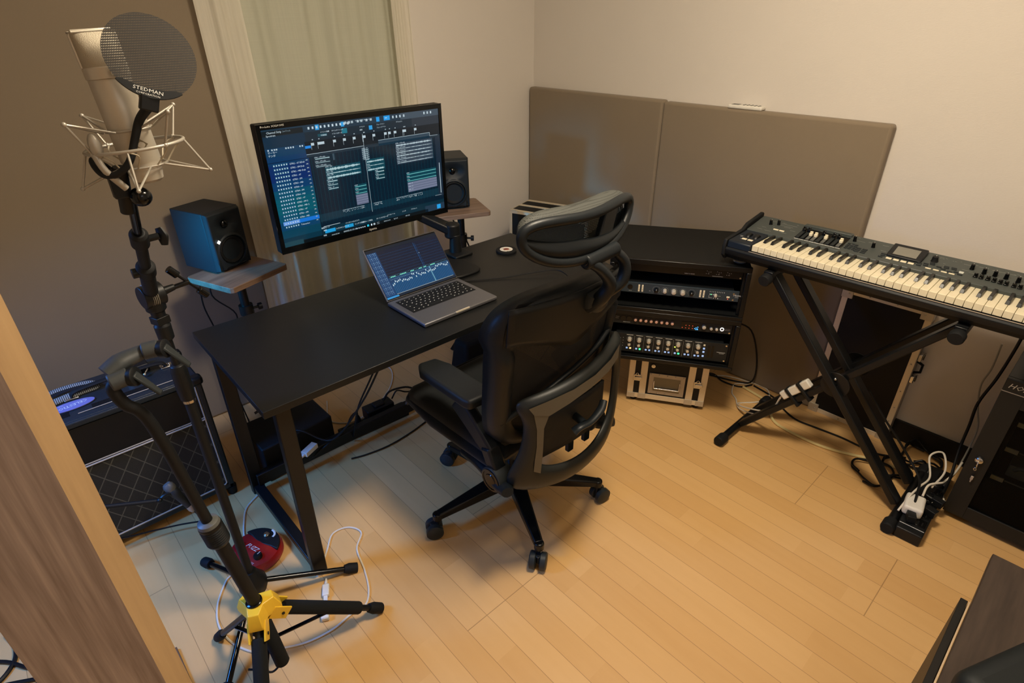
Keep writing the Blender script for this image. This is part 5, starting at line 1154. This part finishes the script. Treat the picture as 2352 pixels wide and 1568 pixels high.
for k in range(36):
    x = .0235*k; b = MB(); b.box(x+.0006, x+.0229, 0, .130, -.022, 0); b.build('white_key', IVORY, KB, bevel=.0011, ang=50)
    if k % 7 in pat and k < 35:
        xc = x+.0235+(.0, 0)[0]+{0: -.002, 1: .002, 3: -.003, 4: 0, 5: .003}[k % 7]
        b = MB(); w_, w2 = .0058, .0046; v = [(xc-w_, .050, .0), (xc+w_, .050, .0), (xc+w_, .130, .0), (xc-w_, .130, .0), (xc-w2, .058, .0115), (xc+w2, .058, .0115), (xc+w2, .130, .0115), (xc-w2, .130, .0115)]
        b.add(v, [(3, 2, 1, 0), (4, 5, 6, 7), (0, 1, 5, 4), (1, 2, 6, 5), (2, 3, 7, 6), (3, 0, 4, 7)]); b.build('black_key', plain('ebony_key', (24, 24, 24), .3) if k == 0 else bpy.data.materials['ebony_key'], KB, bevel=.001, ang=50)
def pn_(y): return Vector((0, -.17, 1)).normalized()
def kknob(x, y, r, L, mat=BLKG, name='knob', cap=None):
    b = MB(); b.lathe([(r*1.15, 0), (r, .002), (r*.85, L), (0, L)], (x, y, pz(y)), pn_(y), 18, cap=False)
    b.box(x-.0008, x+.0008, y+r*.2, y+r*.8, pz(y)+L+.0005, pz(y)+L+.0012, 1); return b.build(name, [mat, LINE], KB)
def kbtn(x, y, w_, d_, mat, name='button', h_=.003):
    q = pz(y) if y > .127 else .004; b = MB(Matrix.Translation((x, y, q)) @ Matrix.Rotation(math.atan(.17) if y > .127 else .03, 4, 'X')); b.box(-w_/2, w_/2, -d_/2, d_/2, 0, h_); return b.build(name, mat, KB, bevel=.0008)
for x in (-.047, -.024): kbtn(x, .030, .018, .012, IVORY)
for x in (-.052, -.022):
    b = MB(); b.lathe([(.0, -.008), (.022, -.008), (.024, -.005), (.024, .005), (.022, .008), (0, .008)], (x, .078, -.008), (1, 0, 0), 40, cap=False); b.build('wheel', BLK, KB)
b = MB()
for (x, y, w_) in ((-.075, .052, .012), (-.070, .042, .010), (-.060, .020, .010)): b.box(x, x+w_, y, y+.0008, .0075, .0078)
b.build('wheel_print', LINE, KB)
b = MB()
def kline(x0, x1, y, t_=.0008): 
    b.add([(x0, y, pz(y)+.0004), (x1, y, pz(y)+.0004), (x1, y+t_, pz(y+t_)+.0004), (x0, y+t_, pz(y+t_)+.0004)], [(0, 1, 2, 3)])
rn = random.Random(2)
for (x0, x1, y) in ((-.06, -.04, .152), (-.03, -.005, .150), (0, .06, .228), (0, .05, .214), (-.04, -.02, .232), (.02, .045, .205), (.03, .05, .160), (.05, .07, .19), (-.05, -.035, .172), (.31, .33, .235), (.27, .30, .228), (.355, .375, .236), (.362, .38, .197), (.595, .615, .232), (.635, .66, .236), (.67, .70, .233), (.70, .73, .234), (.74, .78, .230), (.60, .63, .195), (.62, .645, .186)): kline(x0, x1, y, .0010)
for i in range(30): x = rn.uniform(-.07, .27); y = rn.choice((.236, .242, .205, .19, .178, .252)); kline(x, x+rn.uniform(.003, .009), y, .0012)
for i in range(40): x = rn.uniform(.50, .83); y = rn.choice((.236, .242, .205, .19, .178)); kline(x, x+rn.uniform(.003, .007), y, .0009)
b.build('panel_print', plain('grey_panel_print', (170, 172, 164), .5), KB)
kknob(-.032, .205, .0062, .017); kknob(-.006, .216, .0058, .017)
for x in (.006, .028): kbtn(x, .170, .019, .008, IVORY)
b = MB(); b.add([(.086, .148, pz(.148)+.0006), (.250, .148, pz(.148)+.0006), (.250, .236, pz(.236)+.0006), (.086, .236, pz(.236)+.0006)], [(0, 1, 2, 3)]); b.build('drawbar_bed', BLKG, KB)
b = MB(); 
for i in range(9): b.add([(.088+.0182*i, .141, pz(.141)+.0008), (.1045+.0182*i, .141, pz(.141)+.0008), (.1045+.0182*i, .144, pz(.144)+.0008), (.088+.0182*i, .144, pz(.144)+.0008)], [(0, 1, 2, 3)])
b.build('drawbar_scale', LINE, KB)
for i in range(9):
    x = .096+.0177*i; white = i in (2, 3, 5, 8); yk = .180 if white else .205
    MB().beam((x, .148, pz(.148)+.003), (x, yk, pz(yk)+.003), .011, .004).build('drawbar_stem', GREYP if white else DKG, KB)
    T_ = Matrix.Translation((x, yk, pz(yk)+.003)); bb = MB(T_); bb.box(-.006, .006, -.006, .007, 0, .012).box(-.0055, .0055, -.001, .006, .012, .017); bb.build('drawbar_cap', IVORY if white else BLKG, KB, bevel=.0022)
b = MB(); b.box(.080, .250, .240, .264, pz(.25)-.006, pz(.262)+.006); b.build('raised_rear', KBM, KB, bevel=.002)
kknob(.268, .222, .0058, .017); kknob(.334, .208, .0058, .017)
for i in range(6):
    for j in range(2):
        kbtn(.262+.012*(i % 3)+.0, .158+.012*j+(.024 if i > 2 else 0), .0095, .006, DKG)
for i in range(2):
    for j in range(3): kbtn(.300+.020*i, .152+.012*j, .016, .006, DKG)
# display
T_ = Matrix.Translation((.387, .172, pz(.172))) @ Matrix.Rotation(rad(16), 4, 'X')
MB(T_).box(0, .104, 0, .078, -.010, .006).build('display_hood', KBD, KB, bevel=.004, seg=3)
MB(T_).box(.016, .086, .010, .060, .0061, .0068).build('display_screen', plain('grey_lcd', (128, 126, 116), .25), KB)
for i, x in enumerate((.402, .424, .446, .468)): kbtn(x, .155, .017, .010, IVORY)
for x in (.519, .541, .563, .584): kbtn(x, .150, .016, .0055, IVORY)
for (x, y) in ((.378, .178), (.380, .166), (.376, .155), (.489, .170), (.505, .178), (.507, .166), (.490, .157), (.520, .190), (.522, .182), (.542, .176), (.556, .168), (.560, .188), (.562, .180), (.580, .190), (.582, .182), (.592, .168), (.575, .160), (.405, .1655), (.427, .1655), (.449, .1655), (.471, .1655), (.604, .158)): kbtn(x, y, .014, .0050, DKG)
kknob(.520, .208, .0098, .017, BLKM, 'encoder')
for x, y in ((.622, .212), (.656, .202), (.684, .202), (.712, .201), (.743, .196), (.775, .196), (.805, .196)): kknob(x, y, .0060, .017)
for x, y in ((.642, .169), (.657, .168), (.674, .168), (.690, .166), (.706, .164), (.721, .163), (.740, .162), (.755, .161), (.772, .160), (.790, .160)):
    q = pz(y); MB(Matrix.Translation((x, y, q))).box(-.006, .006, -.007, .006, 0, .004).box(-.005, .005, .000, .007, .004, .012).build('toggle_button', BLKG, KB, bevel=.0012)
kbtn(.604, .172, .013, .012, plain('pale_grey_button', (200, 204, 196), .4))
# folding stand
KS = thing('keyboard_stand', 'black double-braced folding stand carrying the stage keyboard', 'keyboard stand', (2.13, .49, 0))
for X_ in (2.055, 2.205):
    off = .0
    MB().beam((X_, .792, .752), (X_, .180, .040), .026, .046, (1, 0, 0), w1=.026).build('leg', STEEL, KS, world=True, bevel=.004)
    MB().beam((X_+.030, .795, .040), (X_+.030, .205, .752), .026, .046, (1, 0, 0)).build('leg', STEEL, KS, world=True, bevel=.004)
for X_ in (2.05, 2.255): MB().cyl((X_, .487, .403), (X_+.005, .487, .403), .050, n=30).build('joint_plate', STEEL, KS, world=True, bevel=.001)
MB().cyl((2.035, .487, .403), (2.27, .487, .403), .010, n=16).build('joint_bolt', BLKG, KS, world=True)
for (y, z) in ((.49, .43), (.46, .375)): MB().ball((2.046, y, z), .006).build('joint_rivet', CHROME, KS, world=True)
for y in (.808, .162):
    b = MB().cyl((1.945, y, .024), (2.33, y, .024), .0155, n=18); b.build('foot_bar', STEEL, KS, world=True)
    for (xa, xb) in ((1.912, 1.975), (2.30, 2.36)):
        b = MB(); n_ = 24; pf = [(.0195, 0), (.0215, .004)]+[(.0222-.0010*(i % 2), .008+.003*i) for i in range(14)]+[(.018, .054), (0, .056)]
        b.lathe([(0, 0)]+pf, (xa if xa < 2 else xb, y, .0235), (1, 0, 0) if xa < 2 else (-1, 0, 0), n_, cap=False); b.build('rubber_foot', RUB, KS, world=True)
for y, xk in ((.795, 1.975), (.200, 1.975)):
    MB().beam((2.0, y, .7575), (2.28, y, .7575), .034, .030, (0, 0, 1)).build('support_arm', STEEL, KS, world=True, bevel=.003)
    b = MB(); pts = [(.0, 0), (.019, .0), (.022, .004), (.0225, .026), (.012, .034), (0, .034)]; b.lathe(pts, (xk, y, .742), (1, .0, .15), 36, cap=False); b.build('knob', RUB, KS, world=True)
    b = MB().beam((2.01, y+.0, .7715), (2.27, y, .7715), .030, .004, (0, 0, 1)); b.build('rubber_pad', RUB, KS, world=True)
# white taps strapped to the stand leg
lgd = (Vector((0, .205, .752))-Vector((0, .795, .040))).normalized(); lgn = Vector((0, lgd.z, -lgd.y))
def onleg(t_, h_): p = Vector((2.085, .795, .040))+lgd*t_+Vector((0, .77, .64))*0; return p+Vector((-.012, 0, 0))+Vector((0, abs(lgd.z), -lgd.y)).normalized()*h_
for t_, L_, lab in ((.27, .030, 'white cable tap strapped to the stand leg, nearest its foot'), (.315, .055, 'white cable tap strapped in the middle of the stand leg row'), (.37, .035, 'white cable tap strapped highest on the stand leg')):
    p0, p1 = onleg(t_-L_/2, .036), onleg(t_+L_/2, .036)
    tag(MB().beam(p0, p1, .034, .026, (1, 0, 0)).build('cable_tap', WHT, bevel=.005, seg=3), lab, 'cable tap')
for t_ in (.29, .345): 
    p0 = onleg(t_, .0); tag(MB().cb(p0+Vector((0, .010, .012)), (.036, .012, .082), rot=Matrix.Rotation(-math.atan2(lgd.y, lgd.z), 3, 'X') @ RM('X', 90)).build('hook_strap', BLKM, bevel=.002), 'black strap %s holding the white taps on the stand leg' % ('lower' if t_ < .3 else 'upper'), 'strap')
pa = onleg(.25, .036)
cable('cable', [tuple(pa), (2.10, .70, .15), (2.15, .80, .08), (2.25, .90, .006), (2.333, .842, .004), (2.397, .82, .004), (2.47, .87, .004), (2.455, .99, .004), (2.43, 1.06, .004), (2.39, 1.10, .004)], .0035, WHTC, 'white cable from the stand taps looping to the foot of the rack cases')
cable('cable', [tuple(onleg(.24, .03)), (2.13, .72, .10), (2.20, .86, .02), (2.285, .926, .004), (2.32, .965, .004), (2.40, .99, .004), (2.45, .93, .004)], .0032, WHTC, 'second white cable from the stand taps bending back on the floor')
cable('cable', zs([(2.40, .95), (2.36, .80), (2.29, .76), (2.233, .70), (2.218, .569), (2.227, .482), (2.26, .391), (2.286, .333), (2.30, .26), (2.33, .20)], .0062), .006, plain('tan_cable_sheath', (214, 196, 140), .5), 'pale thick cable along the floor under the keyboard stand')
cable('cable', zs([(2.45, .92), (2.42, .80), (2.368, .737), (2.33, .66), (2.335, .575), (2.345, .467), (2.34, .379), (2.345, .32), (2.40, .24)], .0045), .0042, BLKC, 'black cable along the floor beside the pale one under the stand')
cable('cable', zs([(2.30, 1.20), (2.40, 1.12), (2.376, 1.05), (2.39, .965), (2.45, .93)], .0045), .004, BLKC, 'black cable curling out from behind the small flight case')
cable('cable', [(2.33, 1.05, .36), (2.42, .98, .30), (2.44, .93, .15), (2.44, .93, .03), (2.42, 1.0, .006), (2.38, 1.12, .005)], .004, BLKC, 'black cable hanging from the right side of the rack cases')
# ================================================================ power strip and tangle by the cabinet
P2 = thing('power_strip', 'long black power strip on the floor between the stand foot and the cabinet', 'power strip', (1.925, .105, 0), rad(2))
MB().box(0, .44, -.043, .037, 0, .046).build('case', BLK, P2, bevel=.005, seg=3)
MB().box(.030, .032, -.040, .034, .0461, .0468).build('print_line', LINE, P2)
for i in range(7):
    MB().box(.05+.053*i, .09+.053*i, -.037, -.003, .046, .0485).build('socket', BLKG, P2, bevel=.001)
    MB().box(.055+.053*i, .075+.053*i, -.028, -.024, .0485, .0488).box(.055+.053*i, .075+.053*i, -.016, -.012, .0485, .0488).build('socket_slots', plain('socket_shadow_black', (8, 8, 8), .8) if i == 0 else bpy.data.materials['socket_shadow_black'], P2)
WA = thing('power_adapter', 'square white power adapter in the floor power strip', 'power adapter', (2.045, .128, .0475), rad(8))
MB().box(-.045, .045, -.030, .030, 0, .040).build('case', WHT, WA, bevel=.010, seg=4)
for (x, y, lab, ra) in ((1.985, .118, 'black plug at the near end of the floor power strip', 20), (2.06, .078, 'black plug beside the white adapter on the floor power strip', 75), (2.13, .075, 'second black plug beside the white adapter, further along the strip', 80)):
    pg = thing('power_plug', lab, 'plug', (x, y, .049), rad(ra)); MB().box(-.018, .018, -.013, .013, 0, .026).tube([(.018, 0, .014), (.034, 0, .016), (.05, 0, .02)], [.008, .006, .004], 10, 3).build('body', BLK, pg, bevel=.004)
cable('cable', [(2.02, .125, .075), (2.07, .135, .10), (2.13, .15, .12), (2.175, .20, .15), (2.18, .26, .21), (2.178, .33, .28), (2.18, .40, .36)], .0042, BLKC, 'black cable climbing from the power strip along the stand leg')
cable('cable', [(2.0, .16, .05), (2.06, .15, .09), (2.12, .14, .10), (2.20, .13, .10), (2.27, .16, .14), (2.31, .13, .15), (2.26, .10, .11), (2.16, .11, .09)], .0035, WHTC, 'white cable doubled in a loop above the power strip', k=8)
cable('cable', [(2.10, .12, .08), (2.15, .12, .10), (2.20, .09, .10), (2.25, .09, .07), (2.32, .075, .08), (2.38, .07, .10)], .0038, WHTC, 'white cable stretched from the white adapter to the cabinet side')
cable('cable', [(2.12, .09, .06), (2.17, .06, .05), (2.20, .063, .03), (2.24, .08, .03), (2.27, .11, .03)], .0032, WHTC, 'short white cable bending at the edge of the power strip')
cable('cable', [(2.38, .115, .60), (2.385, .112, .50), (2.40, .12, .42), (2.40, .10, .33), (2.40, .075, .25), (2.41, .072, .15), (2.36, .075, .06), (2.26, .085, .05)], .003, plain('grey_cable_sheath', (150, 148, 138), .5), 'thin pale cable hanging from the keyboard beside the cabinet')
cable('cable', [(2.42, .075, .68), (2.42, .078, .58), (2.41, .088, .46), (2.40, .105, .35), (2.40, .10, .25), (2.38, .095, .15), (2.30, .08, .08), (2.20, .075, .06)], .0052, BLKC, 'thick black cable falling beside the cabinet from the keyboard')
for i, (cx_, cy_, ra, lab) in enumerate(((2.42, .20, .075, 'large loop of black cable against the dark baseboard'), (2.33, .19, .055, 'smaller loop of black cable behind the power strip'), (2.28, .25, .060, 'black cable loop between the two legs of the keyboard stand'), (2.20, .30, .075, 'wide flat black cable loop under the keyboard stand leg'))):
    rn = random.Random(i+5); pts = []
    for j in range(22):
        a = 2*pi*j/11+i; q = ra*(1+.18*sin(j*1.7)); pts.append((min(2.495, cx_+q*cos(a)), cy_+q*sin(a)*.9, .008+.012*(j/22)+.006*sin(j)**2+(.03 if i < 2 and j % 5 == 2 else 0)))
    cable('cable_loop', pts, .0042, BLKC, lab, k=4)
# ================================================================ steel rack cabinet with glass door
CB = thing('equipment_cabinet', 'black steel equipment cabinet with a smoked glass door on the right', 'cabinet', (2.155, .056, 0), rad(-90))
W_, D_, H_ = .52, .355, .592
b = MB(); b.box(0, W_, .018, D_, .02, .030).box(0, W_, .018, D_, H_-.010, H_).box(0, .010, .018, D_, .03, H_-.01).box(W_-.010, W_, .018, D_, .03, H_-.01).box(.01, W_-.01, D_-.010, D_, .03, H_-.01)
b.build('body', STEEL, CB, bevel=.002)
b = MB(); b.box(0, W_, 0, .018, .548, H_); b.build('name_panel', plain('satin_black_panel', (38, 38, 37), .4), CB, bevel=.002)
b = MB(); b.text('HOKU', .024, (.010, -.0012, .562), (1, 0, 0), (0, 0, 1), 0, sx=1.0, shear=.35); b.build('name_lettering', plain('silver_lettering', (190, 188, 178), .4, .3), CB)
b = MB(); dz0, dz1 = .026, .545
for q in ((0, .060, dz0, dz1), (W_-.06, W_, dz0, dz1), (.06, W_-.06, dz0, dz0+.052), (.06, W_-.06, dz1-.045, dz1)): b.box(q[0], q[1], 0, .018, q[2], q[3])
dr = b.build('door', plain('dark_brown_black_enamel', (36, 34, 30), .5, bump=.2, ns=300), CB, bevel=.001)
MB().box(.055, W_-.055, .006, .010, dz0+.045, dz1-.04).build('door_glass', GLASS, dr)
MB().box(0, W_, .0, .003, .5455, .5475).build('door_gap_trim', ALUD, CB)
MB().lathe([(.010, 0), (.0125, .003), (.0115, .010), (.006, .014), (0, .014)], (.030, 0, .278), (0, -1, 0), 22, cap=False).build('lock', CHROME, dr)
b = MB().tube([(.030, -.014, .276), (.031, -.018, .262), (.032, -.013, .250)], .0022, 8, 4).tube([(.030, -.015, .252), (.034, -.016, .246), (.030, -.015, .240), (.027, -.016, .246)], .0016, 6, 3, closed=True); b.build('key_ring', CHROME, dr)
b = MB().box(.030, .038, -.010, -.0075, .196, .212).box(.032, .036, -.010, -.0075, .186, .197); b.build('key', ALUD, dr, bevel=.001)
for z in (.43, .33, .21):
    MB().box(.075, W_-.02, .05, .33, z-.006, z).build('shelf', STEEL, CB); MB().box(.075, .110, .046, .050, z-.012, z+.004).build('shelf_clip', ALUD, CB); MB().box(.112, W_-.02, .047, .050, z-.004, z).build('shelf_edge', GREYP, CB)
IN = thing('camera_gear', 'dark rounded gadget resting on a shelf behind the smoked glass door', 'gadget', (2.27, -.18, .334))
MB().box(-.04, .04, -.05, .06, 0, .05).build('body', BLK, IN, bevel=.012, seg=3); MB().lathe([(.026, 0), (.028, .012), (.022, .018), (0, .012)], (-.04, 0, .028), (-1, 0, 0), 26, cap=False).build('ring', GREYP, IN)
IN = thing('gadget', 'grey handled gadget on the lowest shelf behind the smoked glass', 'gadget', (2.27, -.10, .214))
MB().box(-.04, .04, -.05, .05, 0, .045).tube([(-.045, -.03, .03), (-.055, -.01, .05), (-.05, .02, .05), (-.045, .035, .03)], .007, 10, 5).build('body', GREYP, IN, bevel=.008, seg=3)
T1 = thing('printer', 'black rounded device on top of the equipment cabinet', 'device', (2.30, -.16, H_), rad(-90))
MB().box(-.185, .16, -.105, .17, .004, .075).build('body', BLKM, T1, bevel=.022, seg=4)
MB().box(-.17, .15, -.085, .15, .0755, .13).build('upper_body', BLK, T1, bevel=.015, seg=3)
MB().tube([(-.15, -.108, .022), (0, -.112, .020), (.14, -.108, .022)], .005, 8, 4, flat=.6).build('front_ridge', DKG, T1)
MB().box(-.187, -.165, -.09, .16, .078, .094).build('grey_band', GREYP, T1, bevel=.002)
# ================================================================ low table, bottom right
DW = wood('dark_wenge_print', (44, 34, 30), (78, 64, 54), 'X', .7, .42, 10, .9)
TB = thing('low_table', 'dark wood-grain low table at the lower right edge', 'table', (1.2, -.5, 0))
MB().box(.55, 1.56, -.95, -.088, .376, .40).build('table_top', DW, TB, world=True, bevel=.002)
MB().box(.60, 1.50, -.90, -.14, .30, .374).build('frame', DW, TB, world=True)
for x in (.62, 1.47):
    for y in (-.88, -.16): MB().box(x-.02, x+.02, y-.02, y+.02, 0, .30).build('leg', DW, TB, world=True, bevel=.002)
SP = MB().box(.60, 1.372, -.0825, -.068, .0, .384).build('board', plain('black_laminate_board', (34, 29, 25), .5), bevel=.001); tag(SP, 'thin dark board standing against the near side of the low table', 'board')
tag(MB().box(.60, 1.37, -.0865, -.0838, .0, .386).build('edge_strip', plain('pale_edge_strip', (196, 172, 140), .5)), 'pale strip wedged between the low table and the dark board', 'strip')
b = MB(); b.box(-.135, .135, -.062, .062, .002, .066)
PC = thing('pouch', 'puffy black pouch lying on the low table', 'pouch', (1.16, -.215, .40), rad(-24))
MB().box(-.14, .14, -.072, .072, .003, .085).build('body', plain('black_nylon_pouch', (34, 38, 38), .6, bump=.4, ns=120), PC, bevel=.034, seg=6, ang=60); MB().tube([(-.125, .066, .018), (-.134, .0, .016), (-.125, -.066, .018)], .004, 8, 4).build('piping', RUB, PC)
# ================================================================ cables on the floor beyond the wall end
for i, (pts, lab) in enumerate((([(-.30, 1.60), (-.36, 1.63), (-.41, 1.70), (-.47, 1.74), (-.56, 1.72)], 'black cable on the floor beyond the wooden wall end, furthest back'), ([(-.30, 1.55), (-.36, 1.585), (-.42, 1.62), (-.50, 1.66), (-.60, 1.64)], 'black cable on the floor beyond the wooden wall end, in the middle'), ([(-.28, 1.51), (-.35, 1.56), (-.43, 1.58), (-.54, 1.60)], 'black cable on the floor beyond the wooden wall end, nearest'), ([(-.40, 1.80), (-.385, 1.74), (-.395, 1.68), (-.44, 1.64), (-.50, 1.68)], 'thick black cable curving upright beside the wooden wall end'))):
    cable('cable', zs(pts, .006), .0055 if i < 3 else .006, BLKC, lab)
